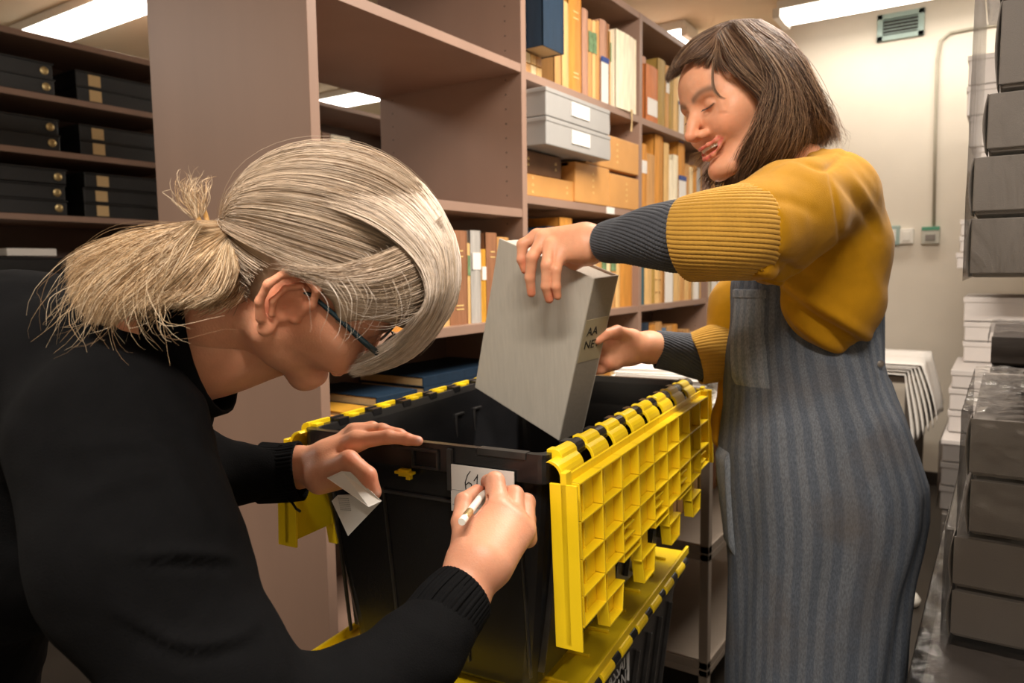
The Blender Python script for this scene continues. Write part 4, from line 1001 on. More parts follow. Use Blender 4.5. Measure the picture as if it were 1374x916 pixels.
def clothes(name, chains, m, col, parent, h=.005, k=.03, cuts=(), ridges=(), noise=.0, nsc=12, lo=None, hi=None, stretch=(1, 1, 1), folds=(), plines=()):
    allp = np.array([J(p)[:3] for c in chains for p in c]); rm = max(p[3] for c in chains for p in c)+.02
    s = SDF(allp.min(0)-rm if lo is None else lo, allp.max(0)+rm if hi is None else hi, h)
    for c in chains: s.chain([J(p) for p in c], k)
    for c in ridges: s.chain([J(p) for p in c], .018)
    for c in folds: s.chain([J(p) for p in c], .010, cut=True)
    for c in cuts: s.chain([J(p) for p in c], .004, cut=True)
    V, Q = s.mesh(); V = smooth_mesh(V, Q, 3)
    if noise:
        N = vnoise(V*np.array(stretch), nsc, 9, 3)
        d = np.zeros_like(V)
        # approximate normals from faces
        fn = np.cross(V[Q[:, 2]]-V[Q[:, 0]], V[Q[:, 3]]-V[Q[:, 1]]); 
        for j in range(4): np.add.at(d, Q[:, j], fn)
        d /= (np.linalg.norm(d, axis=1, keepdims=True)+1e-9); 
        ctr = V.mean(0)
        if (d*(V-ctr)).sum() < 0: d = -d
        W_ = V-CAM; zz = W_@C_F; PX = np.stack([687+FPX*(W_@C_R)/zz, 458-FPX*(W_@C_U)/zz], 1); fc = np.clip(-(d@C_F)*3, 0, 1)
        disp = noise*N
        for (pl, amp, wid) in plines:       # garment folds: raised or sunk bands running over the cloth
            pl = resample([[(x, y, 0) for (x, y) in pl]], 24)[0][:, :2]; best_ = np.full(len(V), 1e9); tt = np.zeros(len(V))
            for i in range(len(pl)-1):
                e = pl[i+1]-pl[i]; t = np.clip(((PX-pl[i])@e)/(e@e+1e-9), 0, 1); dd = np.linalg.norm(PX-pl[i]-t[:, None]*e, axis=1)
                m_ = dd < best_; best_[m_] = dd[m_]; tt[m_] = (i+t[m_])/(len(pl)-1)
            disp = disp+amp*np.exp(-(best_/wid)**2)*np.sin(np.pi*np.clip(.08+.84*tt, 0, 1))*fc
        V = V+d*disp[:, None]
    return colmesh(name, V, Q, np.tile(np.array(col), (len(V), 1)), m, parent)
# ------------------------------------------------------------------ grey-haired person bending over the crate
R1 = np.array([[-0.7460632375710485, 0.6098230550073674, 0.26740509929035833], [-0.6009549265841619, -0.443690871109117, -0.6648244784216788], [-0.2867800930316287, -0.6566995146000292, 0.6974976170316687]])
O1 = np.array([.5443, .6077, 1.2436])
S1H = 1.0
def h1(p): return O1+S1H*(np.asarray(p)@R1.T)
W1 = root('person', (.12, 1.02, 0))
tag(W1, 'person with grey ponytail and black clothes bending over the crate, writing on the card', 'person')
V, Q = head_sdf(ears=(1,), neck=[(0, -.03, -.05, .052), (0.0, -.06, -.12, .050)]).mesh(); V = smooth_mesh(V, Q, 1)
C_h = paint_head(V, SK1, 0); lowf = np.clip((-.045-V[:, 2])/.06, 0, 1)*np.clip(V[:, 1]/.05, 0, 1); V[:, 2] += lowf*.017; V[:, 1] -= lowf*.014; fr_ = np.clip((V[:, 1]-.086)/.01, 0, 1); V[:, 1] -= fr_*(V[:, 1]-.086)*.6
parts = [(h1(V), Q, C_h)]
# neck and upper back
s = SDF(at(250, 460, .80)-.22, at(250, 460, .80)+.22, .003)
for c in ([(372, 440, .82, .052), (300, 455, .82, .052), (235, 470, .82, .058)], [(260, 462, .80, .050), (200, 480, .79, .072)]): s.chain([J(p) for p in c], .03)
V, Q = s.mesh(); V = smooth_mesh(V, Q, 2); parts.append((V, Q, np.clip(tint(np.tile(SK1, (len(V), 1)), .12+.1*vnoise(V, 40, 4), SK1*np.array([1, .84, .8])), 0, 1)))
# left hand, resting on the rim and pinching the folded paper
parts.append(hand(
    [[(355, 632, 1.05, .026), (398, 627, 1.02, .0265), (440, 622, 1.00, .027)], [(440, 612, 1.00, .019), (478, 592, .995, .0135)], [(440, 610, 1.02, .019), (476, 583, 1.02, .0125)], [(430, 642, .99, .021), (458, 640, .99, .016)], [(440, 606, 1.03, .016), (470, 586, 1.045, .012)]],
    [[(478, 592, .992, .0115), (521, 586, .985, .0092), (546, 589, .985, .0078), (561, 591.5, .985, .0068)],
     [(478, 580, 1.01, .0115), (512, 577, 1.005, .0092), (536, 583, 1.003, .0078), (551, 589, 1.003, .0066)],
     [(474, 578, 1.03, .011), (499, 574, 1.035, .0090), (519, 580, 1.04, .0078), (532, 590, 1.045, .0066)],
     [(466, 584, 1.05, .010), (486, 582, 1.06, .0082), (500, 596, 1.065, .0070), (505, 608, 1.065, .006)],
     [(432, 636, .985, .017), (468, 618, .965, .0135), (493, 638, .955, .0118), (501, 660, .955, .0105)]],
    SK1, reds=[(470, 612, .95, .012), (497, 642, .945, .012)], nails=[(564, 589, .978, .005), (505, 664, .947, .005)], creases=[]))
# right hand, writing
parts.append(hand(
    [[(585, 842, .775, .026), (620, 797, .80, .028), (640, 760, .83, .030)], [(636, 755, .825, .029), (658, 705, .862, .020)], [(645, 750, .82, .028), (668, 686, .86, .0165)], [(655, 750, .815, .025), (688, 700, .855, .0165)],
     [(660, 755, .82, .022), (700, 714, .86, .0155)], [(630, 765, .82, .022), (634, 728, .845, .020)]],
    [[(669, 684, .868, .0150), (664, 646, .895, .0118), (655, 646, .935, .0086), (652, 656, .950, .0074)],          # index, over the top and down to the pen
     [(689, 696, .868, .0140), (690, 664, .90, .0115), (672, 660, .935, .0088), (662, 668, .948, .0074)],
     [(704, 708, .872, .0130), (706, 674, .905, .0110), (690, 676, .935, .0088), (676, 686, .945, .0074)],
     [(708, 722, .878, .0115), (708, 696, .905, .0096), (694, 698, .93, .0082), (682, 704, .938, .007)],
     [(624, 730, .85, .0145), (619, 700, .862, .0115), (622, 672, .885, .0100), (640, 659, .92, .0088)]],
    SK1*.82, reds=[(644, 658, .915, .008), (669, 684, .85, .012), (688, 694, .85, .012)],  # skin colour darkened on this hand alone, to offset the strong light there
    creases=[[(640, 700, .848, .004), (652, 678, .862, .006), (656, 668, .875, .004)]]))
V, Q, C = joinm(parts); colmesh('body', V, Q, C, M['skin'], W1)
# black long-sleeved top
BK = (.0030, .0030, .0034)
clothes('top', [[(40, 545, .86, .155), (-260, 620, .92, .17)], [(60, 690, .84, .125), (-200, 760, .95, .16)], [(-60, 780, .9, .11), (-110, 980, .95, .125)], [(120, 540, .80, .12), (40, 560, .84, .15)],
                [(215, 560, .84, .045), (170, 530, .80, .095)], [(150, 590, .70, .088), (190, 750, .645, .078), (285, 930, .62, .064), (330, 1005, .62, .058)],
                [(330, 1005, .62, .058), (464, 948, .685, .045), (558, 878, .745, .0390), (612, 812, .785, .034)],
                [(190, 600, .92, .075), (290, 636, 1.0, .040), (392, 633, 1.02, .0355)]],
        M['blackknit'], BK, W1, h=.0055, k=.035, noise=.0022, nsc=26,
        cuts=[[(640, 782, .81, .030), (660, 760, .83, .034)], [(228, 362, .70, .050), (321, 482, .70, .050)], [(228, 362, .77, .052), (321, 482, .77, .052)], [(228, 362, .85, .05), (321, 482, .85, .05)], [(430, 630, 1.01, .04), (440, 630, 1.01, .04)]],
        plines=[([(110, 668), (190, 638), (240, 650), (275, 700)], .006, 14), ([(180, 745), (245, 742), (318, 748)], .006, 9), ([(180, 757), (245, 756), (318, 760)], -.004, 7), ([(150, 815), (240, 862), (315, 855), (352, 826)], .006, 10),
                ([(160, 835), (250, 880), (335, 868)], -.004, 10), ([(90, 600), (200, 596), (272, 640)], .004, 12), ([(255, 545), (275, 600), (298, 640)], .004, 9)])
# collar band round the neck
cb = MB(); G = []
for i in range(25):
    a = 2*math.pi*i/24; row_ = []
    for (off, rr_) in ((-.018, .058), (0, .0612), (.018, .060)):
        c_ = np.array(at(263, 468, .80)); ax_ = np.array(at(300, 455, .80))-np.array(at(235, 470, .80)); ax_ /= np.linalg.norm(ax_)
        e1 = np.cross(ax_, C_F); e1 /= np.linalg.norm(e1); e2 = np.cross(ax_, e1)
        row_.append(c_+ax_*off*(1+.35*math.sin(a))+rr_*1.20*(math.cos(a)*e1+math.sin(a)*e2))
    G.append(row_)
o = colmesh('collar', *(lambda m: (np.array(m.v), np.array(m.f), np.tile(BK, (len(m.v), 1))))(cb.grid(G)), M['blackknit'], W1); o.modifiers.new('t', 'SOLIDIFY').thickness = .003
sweep('cuff', [(580, 848, .765, .037), (605, 815, .785, .0365), (621, 797, .80, .0335)], M['blackknit'], W1, nth=160, ns=20, ribs=44, ramp=.0006, col=BK)
sweep('cuff', [(350, 634, 1.02, .0385), (380, 634, 1.02, .037), (404, 631, 1.02, .0375)], M['blackknit'], W1, nth=160, ns=20, ribs=44, ramp=.0006, col=BK)
lc = MB().tube([at(385, 668, 1.0), at(392, 674, .99), at(397, 682, .985), at(403, 686, .98)], .0018, 6); link('cuff_cord', lc, M['black_box'], W1, smooth=True)
# trousers and shoes (below and left of the view)
hip = at(-260, 700, .95)
s = SDF((hip[0]-.32, hip[1]-.32, -.01), (hip[0]+.36, hip[1]+.32, hip[2]+.2), .012)
for dy in (-.1, .1):
    k0 = (hip[0]+.02+dy*.5, hip[1]+dy, hip[2]-.05); kn = (hip[0]+.08, hip[1]+dy, .50); an = (hip[0]+.02, hip[1]+dy*1.1, .09)
    s.cone(k0, kn, .115, .075, .03).cone(kn, an, .075, .05, .02)
s.ell((hip[0], hip[1], hip[2]), (.17, .19, .16), .04)
V, Q = s.mesh(); colmesh('trousers', V, Q, np.tile(BK, (len(V), 1)), M['blackknit'], W1)
for dy in (-.11, .11):
    s = SDF((hip[0]-.12, hip[1]+dy-.08, -.002), (hip[0]+.24, hip[1]+dy+.08, .16), .006); s.ell((hip[0]+.09, hip[1]+dy, .035), (.12, .042, .034), .02).ball((hip[0]+.02, hip[1]+dy, .06), .045, .03)
    V, Q = s.mesh(); V[:, 2] = np.maximum(V[:, 2], .001); link('shoe', (V, Q), M['black_box'], W1, smooth=True)
# glasses
gl = MB(); gl.tube([h1(p) for p in ((.078, -.014, .006), (.079, .0, .012), (.077, .03, .010), (.073, .066, .006), (.069, .088, .004))], [.0012, .0022, .0026, .0030, .0034], 8)
gl.tube([h1(p) for p in ((-.078, .0, .012), (-.073, .066, .006), (-.069, .088, .004))], .0022, 8)
for x in (-1, 1): gl.tube([h1((x*(.036+.024*math.cos(a)), .100-.010*abs(math.cos(a))*(1 if math.cos(a)*1 > 0 else .2), .0+.019*math.sin(a))) for a in np.linspace(0, 6.283, 25)], .0017, 6, caps=False)
gl.tube([h1((-.012, .101, .004)), h1((0, .104, .007)), h1((.012, .101, .004))], .0016, 6); gl.tube([h1((.069, .088, .004)), h1((.060, .099, .004))], .003, 6)
link('glasses', gl, mat('dark_glasses_frame', (.02, .04, .05), .25, .2), W1, smooth=True)

# hair: cap, strands swept to the tie, front sweep, ponytail
SKC = np.array([.003, .0006, .035]); SKR = np.array([.0836, .116, .1105])
TIE = R1.T@(at(278, 288, .742)-O1)/S1H
def ellp(d, off=0): d = d/np.linalg.norm(d, axis=-1, keepdims=True); r_ = 1/np.sqrt(((d/SKR)**2).sum(-1, keepdims=True)); return SKC+d*(r_+off)
s = SDF((-.11, -.15, -.10), (.11, .12, .16), .0022)
s.ell(SKC, SKR*.985, .01)
s.ell((0, .060, -.055), (.058, .085, .083), .008, cut=True)
for x in (-1, 1): s.ell((x*.078, .012, -.030), (.03, .030, .050), .008, cut=True)
s.ell((0, -.03, -.11), (.09, .085, .075), .01, cut=True)
s.ell((.098, -.012, -.012), (.032, .034, .042), .008, cut=True); s.ell((.0, .075, -.005), (.10, .05, .045), .01, cut=True)
V, Q = s.mesh(); V = smooth_mesh(V, Q, 1)
HC = [srgb(206, 192, 168), srgb(180, 164, 142), srgb(222, 210, 190), srgb(148, 132, 114), srgb(196, 180, 156)]
hair_parts = [(h1(V), Q, np.tile(np.array(srgb(168, 150, 126)), (len(V), 1)))]
rg = np.random.default_rng(5)
def swept(N, seed, offr, amp, rad, cols):
    r_ = np.random.default_rng(seed); T = 18
    # hairline loop in (direction) space, from forehead centre over the right temple and ear to the nape, both sides
    line = np.array([(0, .078, .085), (.028, .076, .080), (.050, .062, .062), (.066, .045, .035), (.078, .018, .018), (.083, .0, .022), (.083, -.022, -.002), (.078, -.040, -.035), (.058, -.062, -.058), (.03, -.078, -.062), (0, -.082, -.06)])
    s_ = r_.uniform(0, len(line)-1.001, N); i = s_.astype(int); u = (s_-i)[:, None]; root_ = line[i]*(1-u)+line[i+1]*u
    sg = np.where(r_.uniform(size=N) < .80, 1, -1); root_[:, 0] *= sg
    root_ += r_.normal(size=(N, 3))*.003
    # some strands start further back on the scalp
    d0 = root_-SKC; dT = TIE-SKC; d0 /= np.linalg.norm(d0, axis=1, keepdims=True); dTn = dT/np.linalg.norm(dT)
    adv = (r_.uniform(0, 1, (N, 1))**2)*.5
    t = adv+(1-adv)*np.linspace(0, 1, T)[None, :]
    om = np.arccos(np.clip((d0@dTn), -1, 1))[:, None]; so = np.sin(om)
    D = (np.sin((1-t)*om)/so)[..., None]*d0[:, None, :]+(np.sin(t*om)/so)[..., None]*dTn[None, None, :]
    # sideways lift: strands arch over the crown
    lock = np.sin(s_*9+3*np.sin(s_*2.3))[:, None]*.0022
    off = offr*r_.uniform(0, 1, (N, 1))+lock+.0015*np.sin(t*7+s_[:, None]*5)-.006*np.clip(t-.85, 0, 1)/.15
    P = ellp(D, off[..., None])+amp*r_.normal(size=(N, 1, 3))*np.sin(t*3.14)[..., None]
    R_ = rad*r_.uniform(.6, 1.3, (N, 1))*np.ones((1, T)); c = np.array(cols)
    keep = ~((((P[..., 1]+.014)/.034)**2+((P[..., 2]+.008)/.040)**2 < 1) & (P[..., 0] > 0)).any(1)
    P, R_, s_ = P[keep], R_[keep], s_[keep]; N = len(P)
    band = (.5+.5*np.sin(s_*13+2*np.sin(s_*4.1)))[:, None]
    tn = (c[r_.integers(0, len(c), N)]*(1-.45*band)+np.array(srgb(226, 214, 190))*.45*band)*r_.uniform(.8, 1.15, (N, 1))
    return strands(h1(P), R_, tn)
hair_parts.append(swept(8500, 21, .004, .0008, .00034, HC))
hair_parts.append(swept(700, 22, .010, .0035, .00022, HC))
# front section falling over the forehead, light
def F(*pts): return [at(*p) for p in pts]
WH = [srgb(228, 220, 204), srgb(214, 202, 182), srgb(236, 230, 218), srgb(198, 184, 160)]
front = [F((480, 205, .775), (560, 240, .77), (602, 300, .765), (612, 350, .765), (606, 400, .77), (578, 442, .78), (542, 470, .79), (508, 488, .80), (486, 500, .805)),
         F((460, 225, .74), (545, 255, .735), (592, 310, .73), (604, 355, .73), (600, 400, .735), (572, 450, .75), (540, 480, .765), (500, 496, .78), (476, 502, .785)),
         F((440, 250, .70), (520, 278, .70), (572, 325, .70), (588, 362, .705), (586, 400, .71), (562, 442, .73), (530, 472, .75), (492, 490, .765), (468, 496, .77)),
         F((430, 275, .685), (500, 302, .685), (550, 340, .69), (572, 375, .695), (574, 405, .70), (552, 435, .72), (525, 460, .745), (488, 476, .765))]
front.append(F((425, 300, .685), (480, 322, .68), (525, 352, .68), (552, 385, .69), (556, 415, .70), (535, 440, .73), (505, 462, .755)))
hair_parts.append(sheet(front[:4], 3000, 18, -C_F, .0022, .00034, WH, 31, lenvar=.3, wav=.8, rootvar=.5, rootcol=HC))
temple = [F((594, 290, .735), (556, 322, .705), (495, 350, .672), (445, 362, .668), (405, 360, .675), (370, 352, .69)), F((600, 320, .735), (568, 352, .705), (512, 374, .672), (462, 378, .665), (425, 372, .668), (392, 362, .68)),
          F((602, 350, .740), (576, 385, .715), (528, 402, .69), (480, 398, .668), (440, 386, .665))]
hair_parts.append(sheet(temple, 1100, 16, -C_F, .0026, .00032, HC, 36, lenvar=.35, wav=1.2, rootvar=.12))
hair_parts.append(sheet([temple[2], F((598, 375, .775), (580, 410, .74), (545, 432, .705), (505, 432, .69), (470, 425, .69))], 60, 16, -C_F, .0040, .00026, WH, 35, lenvar=.5, wav=1.4))
back_front = [[np.array(p)+.05*C_F for p in g] for g in front[:3]]
hair_parts.append(sheet(back_front, 500, 14, C_F, .003, .0005, WH, 32, lenvar=.3, wav=.8))
# fine wisps at the temple
wisp = [F((500, 350, .675), (520, 400, .68), (515, 440, .70), (500, 470, .71)), F((470, 370, .66), (490, 400, .66), (485, 430, .67), (462, 455, .68)), F((430, 380, .655), (450, 410, .65), (452, 440, .66), (450, 475, .67)), F((400, 385, .65), (412, 400, .645), (405, 418, .65), (395, 430, .65))]
hair_parts.append(sheet(wisp, 14, 14, -C_F, .004, .00022, WH, 33, lenvar=.5, wav=1.2))
wisp2 = [F((520, 330, .69), (552, 372, .69), (548, 420, .705), (520, 470, .72)), F((480, 340, .67), (520, 380, .67), (535, 425, .68), (515, 465, .70))]
hair_parts.append(sheet(wisp2, 6, 14, -C_F, .004, .0003, WH, 34, lenvar=.3, wav=1.0))
# ponytail
PT = [srgb(204, 178, 138), srgb(170, 144, 108), srgb(218, 198, 162), srgb(138, 114, 84), srgb(228, 212, 180)]
tail = [F((272, 286, .69), (235, 290, .69), (190, 302, .70), (150, 318, .71), (115, 335, .72), (92, 350, .73)),
        F((272, 292, .68), (225, 300, .665), (175, 320, .67), (135, 345, .68), (108, 372, .69), (96, 400, .70)),
        F((274, 297, .675), (228, 312, .65), (180, 338, .65), (148, 368, .66), (128, 400, .67), (118, 432, .68)),
        F((276, 300, .67), (240, 322, .645), (205, 352, .645), (178, 384, .65), (160, 410, .66), (150, 436, .67)),
        F((279, 303, .67), (255, 330, .645), (232, 360, .64), (212, 388, .65), (198, 404, .66), (188, 412, .66)),
        F((281, 306, .675), (268, 334, .65), (256, 362, .65), (244, 388, .655), (236, 402, .66), (228, 410, .665)),
        F((284, 308, .68), (286, 335, .66), (290, 364, .66), (284, 392, .665), (272, 404, .67), (258, 410, .67)), F((287, 306, .69), (296, 332, .675), (304, 358, .675), (304, 380, .68), (298, 396, .69), (288, 408, .70))]
tail = [[np.array(p)+C_F*max(0, .05-.012*i) for i, p in enumerate(g)] for g in tail]
hair_parts.append(sheet(tail, 6000, 16, -C_F, .0022, .00034, PT, 41, lenvar=.25, wav=1.0))
tail_b = [[np.array(p)+.035*C_F for p in g] for g in tail]
hair_parts.append(sheet(tail_b, 1400, 14, C_F, .005, .0006, PT, 42, lenvar=.3, wav=.9))
stray = [F((262, 300, .69), (180, 310, .69), (100, 350, .70), (70, 400, .70), (62, 430, .70)), F((262, 300, .69), (190, 330, .68), (120, 380, .68), (95, 430, .68), (85, 450, .68)), F((265, 300, .69), (200, 340, .67), (150, 400, .67), (125, 450, .67), (110, 462, .67)), F((270, 300, .68), (235, 350, .65), (215, 400, .65), (235, 440, .64), (280, 445, .64))]
hair_parts.append(sheet(stray, 160, 18, -C_F, .010, .00026, PT, 43, lenvar=.4, wav=1.4))
tuft = [F((266, 292, .68), (252, 272, .68), (240, 250, .68), (246, 236, .68)), F((268, 290, .68), (262, 268, .68), (260, 248, .68), (258, 236, .68)), F((272, 290, .68), (278, 270, .68), (276, 250, .68), (282, 238, .69)), F((262, 296, .67), (242, 278, .67), (232, 262, .67), (250, 250, .67))]
hair_parts.append(sheet(tuft, 110, 12, -C_F, .005, .00034, PT, 44, lenvar=.5, wav=1.0))
V, Q, C = joinm(hair_parts); C = np.clip(C*np.array([1.0, .93, .93]), 0, 1); o = colmesh('hair', V, Q, C, M['hair'], W1)
tb_ = MB()
tc_ = at(271, 290, .738)
tb_.tube([tc_+.017*(math.cos(a)*C_F*.9+math.sin(a)*(C_U*.97-C_R*.22))*.72 for a in np.linspace(0, 6.283, 21)], .0026, 7, caps=False)
link('hair_tie', tb_, mat('tan_hair_tie', srgb(204, 158, 92), .6, .1), W1, smooth=True)
# folded paper and pen
pz = .945
A_, B_, C_, D_, E_ = at(438.5, 641, .955), at(470, 633, .95), at(512, 672, .94), at(495, 680, .93), at(458, 632, .953)
pp = MB(); pp.prism([A_, E_, B_, C_, D_], C_F*.0006)
pp2 = [at(445, 672, .965), at(453, 664, .963), at(495, 680, .931), at(512, 672, .9405), at(467, 719, .955)]
pp.prism([pp2[0], pp2[1], at(500, 662, .95), pp2[3], pp2[4]], C_F*.0006)
pobj = link('folded_paper', pp, M['paper']); pr = MB()
u_ = (at(470, 690, .955)-at(448, 672, .962)); u_ /= np.linalg.norm(u_)
for i in range(7):
    for j in range(7):
        p = at(454+2.1*i+.55*j, 668+.1*i+2.6*j, .9575-.0005*i); pr.obox(p-C_F*.0016, C_R*.0013, C_U*.0006, C_F*.0002)
tag(link('printed_text', pr, M['ink'], pobj), kind='stuff')
tag(pobj, 'small folded white paper pinched in the left hand over the crate edge', 'paper')
pa, pb = at(619.5, 700, .805), at(641, 672, .872); pc = pb+(pb-pa)*.62; ax_ = (pc-pa); Lp = np.linalg.norm(ax_)
pen = link('pen', MB().lathe([(.0040, 0), (.0046, .002), (.0046, .010), (.0044, .012)], pa, 20, axis=ax_), M['white'], smooth=False)
link('gold_grip', MB().lathe([(.0042, .012), (.0046, .014), (.0045, .032), (.0043, .034)], pa, 20, axis=ax_), M['gold'], pen)
link('barrel', MB().lathe([(.0043, .034), (.0043, Lp*.8), (.0025, Lp*.93), (.0006, Lp)], pa, 20, axis=ax_), M['white'], pen)
tag(pen, 'short white and gold pen held in the writing hand', 'pen')
# ------------------------------------------------------------------ smiling person in mustard sweater and denim apron
R2 = np.array([[0.6305451800998478, -0.7670645690720002, -0.11842602217096201], [0.757229763901192, 0.5744827080943837, 0.31076148854497443], [-0.1703404253693043, -0.2856248675709626, 0.9430814251749817]])
O2 = np.array([1.31, .396, 1.536])
def h2(p): return O2+np.asarray(p)@R2.T
b0 = at(1095, 800, 1.33)
W2 = root('person', (b0[0], b0[1], 0)); tag(W2, 'smiling brown-haired person in mustard sweater and striped denim apron lowering a box', 'person')
V, Q = head_sdf(ears=(1, -1), smile=1, neck=[(0, -.03, -.05, .050), (0, -.05, -.12, .050), (0, -.07, -.16, .055)]).mesh(); V = smooth_mesh(V, Q, 1)
parts = [(h2(V), Q, paint_head(V, SK2, 1))]
s = SDF(at(1060, 240, 1.3)-.2, at(1060, 240, 1.3)+.2, .005)
nb = h2((0, -.05, -.10)); s.chain([(*nb, .050), (*at(1080, 265, 1.30), .062)], .02); V, Q = s.mesh(); parts.append((V, Q, np.tile(SK2, (len(V), 1))))
# near (left) hand over the top edge of the box
parts.append(hand(
    [[(850, 322, 1.19, .024), (808, 327, 1.225, .0255), (785, 326, 1.235, .028)], [(785, 318, 1.24, .022), (722, 317, 1.27, .0125)], [(785, 322, 1.235, .024), (732, 322, 1.255, .0135)], [(785, 330, 1.23, .024), (741, 332, 1.243, .0135)], [(785, 336, 1.225, .02), (752, 341, 1.232, .0125)], [(790, 340, 1.24, .018), (770, 350, 1.26, .014)]],
    [[(719, 318, 1.27, .0115), (701, 328, 1.268, .0095), (700, 348, 1.268, .0082), (704, 362, 1.272, .0070)],
     [(728, 322, 1.25, .0118), (714, 345, 1.235, .0098), (711, 372, 1.245, .0085), (713, 393, 1.255, .0074)],
     [(738, 331, 1.235, .0118), (734, 356, 1.215, .0100), (733, 384, 1.222, .0086), (737, 401, 1.232, .0075)],
     [(751, 341, 1.228, .0105), (746, 362, 1.212, .0088), (746, 384, 1.215, .0077), (748, 397, 1.222, .0068)],
     [(772, 350, 1.265, .013), (752, 352, 1.33, .0115), (735, 362, 1.37, .0105)]],
    SK2, reds=[(713, 394, 1.245, .01), (737, 402, 1.225, .01), (703, 352, 1.26, .01)], nails=[]))
# far (right) hand behind the box
parts.append(hand(
    [[(900, 468, 1.42, .026), (872, 466, 1.41, .0285), (845, 466, 1.38, .030)], [(845, 462, 1.38, .024), (815, 462, 1.36, .019)], [(845, 474, 1.38, .022), (818, 484, 1.36, .015)]],
    [[(822, 455, 1.36, .014), (806, 450, 1.35, .011), (792, 452, 1.34, .0095), (780, 456, 1.34, .008)],
     [(818, 470, 1.365, .012), (796, 470, 1.375, .010), (776, 472, 1.38, .009), (762, 474, 1.38, .0078)],
     [(820, 480, 1.365, .0118), (800, 484, 1.375, .010), (782, 486, 1.38, .0088), (768, 487, 1.38, .0076)],
     [(825, 488, 1.365, .011), (808, 495, 1.37, .009), (794, 498, 1.375, .008), (784, 499, 1.375, .007)],
     [(848, 452, 1.37, .014), (828, 445, 1.34, .0115), (812, 449, 1.32, .0098), (802, 456, 1.31, .0085)]],
    SK2, reds=[(824, 456, 1.33, .014), (815, 490, 1.35, .012)], creases=[[(826, 459, 1.325, .002), (845, 457, 1.34, .0015)]]))
V, Q, C = joinm(parts); colmesh('body', V, Q, C, M['skin'], W2)
# teeth
tb_ = MB()
for i in range(10):
    x = (i-4.5)*.0047
    tb_.v, tb_.f = tb_.v, tb_.f
    tb_.obox(h2((x-.0023, .0888-15*x*x, -.0672)), (h2((.0046, 0, 0))-h2((0, 0, 0))), (h2((0, .0035, 0))-h2((0, 0, 0))), (h2((0, 0, .0062))-h2((0, 0, 0))))
tag(link('teeth', tb_, mat('teeth', srgb(238, 226, 208), .25, .02), W2, bevel=.0008), kind='stuff')
# eyelashes
el = MB()
for x in (-1, 1):
    for t in np.linspace(0, 1, 16):
        p = np.array((x*(.0205+.0235*t), .0885-.007*t*t, -.0035-.0015*math.sin(t*3.14))); q = p+np.array((x*.002*(t-.2), .0045, -.0032)); el.tube([h2(p), h2((p+q)/2+np.array((0, .0006, -.0006))), h2(q)], [.0004, .0003, .0001], 4)
tag(link('eyelashes', el, M['ink'], W2), kind='stuff')
MU = np.array(srgb(168, 120, 16)); MUR = np.array(srgb(186, 142, 62))
clothes('sweater', [[(1088, 262, 1.30, .064), (1106, 268, 1.28, .076), (1116, 330, 1.28, .090), (1114, 400, 1.275, .088)], [(1118, 264, 1.225, .070), (1060, 285, 1.13, .073), (1004, 311, 1.06, .0700)],
                    [(1120, 270, 1.36, .06), (1085, 300, 1.44, .06), (990, 410, 1.45, .05), (968, 470, 1.42, .038)], [(1060, 300, 1.40, .05), (990, 420, 1.42, .025), (972, 560, 1.40, .018), (965, 590, 1.39, .014)],
                    [(1035, 345, 1.13, .045), (1030, 355, 1.14, .03)], [(1080, 240, 1.31, .052), (1050, 232, 1.33, .04)]],
        M['knit'], MU, W2, h=.0042, k=.03, noise=.0012, nsc=22,
        cuts=[[(985, 312, 1.03, .06), (960, 314, 1.0, .07)], [(1062, 205, 1.30, .045), (1040, 190, 1.3, .06)]],
        plines=[([(1045, 372), (1085, 400), (1130, 428), (1184, 468)], .012, 9), ([(1050, 392), (1090, 425), (1140, 452), (1184, 478)], -.008, 6), ([(1045, 405), (1085, 442), (1130, 468), (1184, 484)], .012, 9), ([(1090, 436), (1135, 462), (1180, 480)], -.006, 4),
                ([(1005, 358), (1035, 368), (1062, 384)], .008, 9), ([(1000, 345), (1040, 350), (1085, 372), (1110, 372)], -.007, 8), ([(1112, 225), (1122, 280), (1128, 330), (1126, 368)], -.003, 3), ([(1018, 235), (1060, 212), (1108, 226), (1140, 198)], -.004, 4), ([(1020, 226), (1062, 204), (1108, 214), (1132, 198)], .004, 6),
                ([(1115, 228), (1148, 268), (1178, 318)], -.005, 6), ([(1128, 222), (1160, 262), (1184, 305)], .004, 6), ([(1130, 300), (1160, 350), (1185, 400)], .003, 8), ([(1010, 262), (1060, 270), (1100, 290)], -.003, 8)])
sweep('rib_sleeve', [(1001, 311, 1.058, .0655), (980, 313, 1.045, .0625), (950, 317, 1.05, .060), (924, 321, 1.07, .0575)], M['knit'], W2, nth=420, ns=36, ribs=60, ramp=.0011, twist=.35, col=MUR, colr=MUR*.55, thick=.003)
GR = np.array(srgb(84, 86, 92))
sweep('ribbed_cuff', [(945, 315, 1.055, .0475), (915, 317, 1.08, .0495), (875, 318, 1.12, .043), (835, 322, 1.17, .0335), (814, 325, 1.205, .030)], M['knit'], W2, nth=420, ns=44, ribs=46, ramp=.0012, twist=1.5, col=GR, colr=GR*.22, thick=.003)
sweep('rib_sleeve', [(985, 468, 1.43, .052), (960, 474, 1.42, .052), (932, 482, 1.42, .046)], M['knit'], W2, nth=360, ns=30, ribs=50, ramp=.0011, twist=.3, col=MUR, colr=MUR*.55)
sweep('ribbed_cuff', [(945, 480, 1.42, .040), (915, 474, 1.42, .038), (892, 470, 1.42, .034), (880, 469, 1.42, .0325)], M['knit'], W2, nth=360, ns=30, ribs=42, ramp=.0011, twist=.9, col=GR, colr=GR*.22)
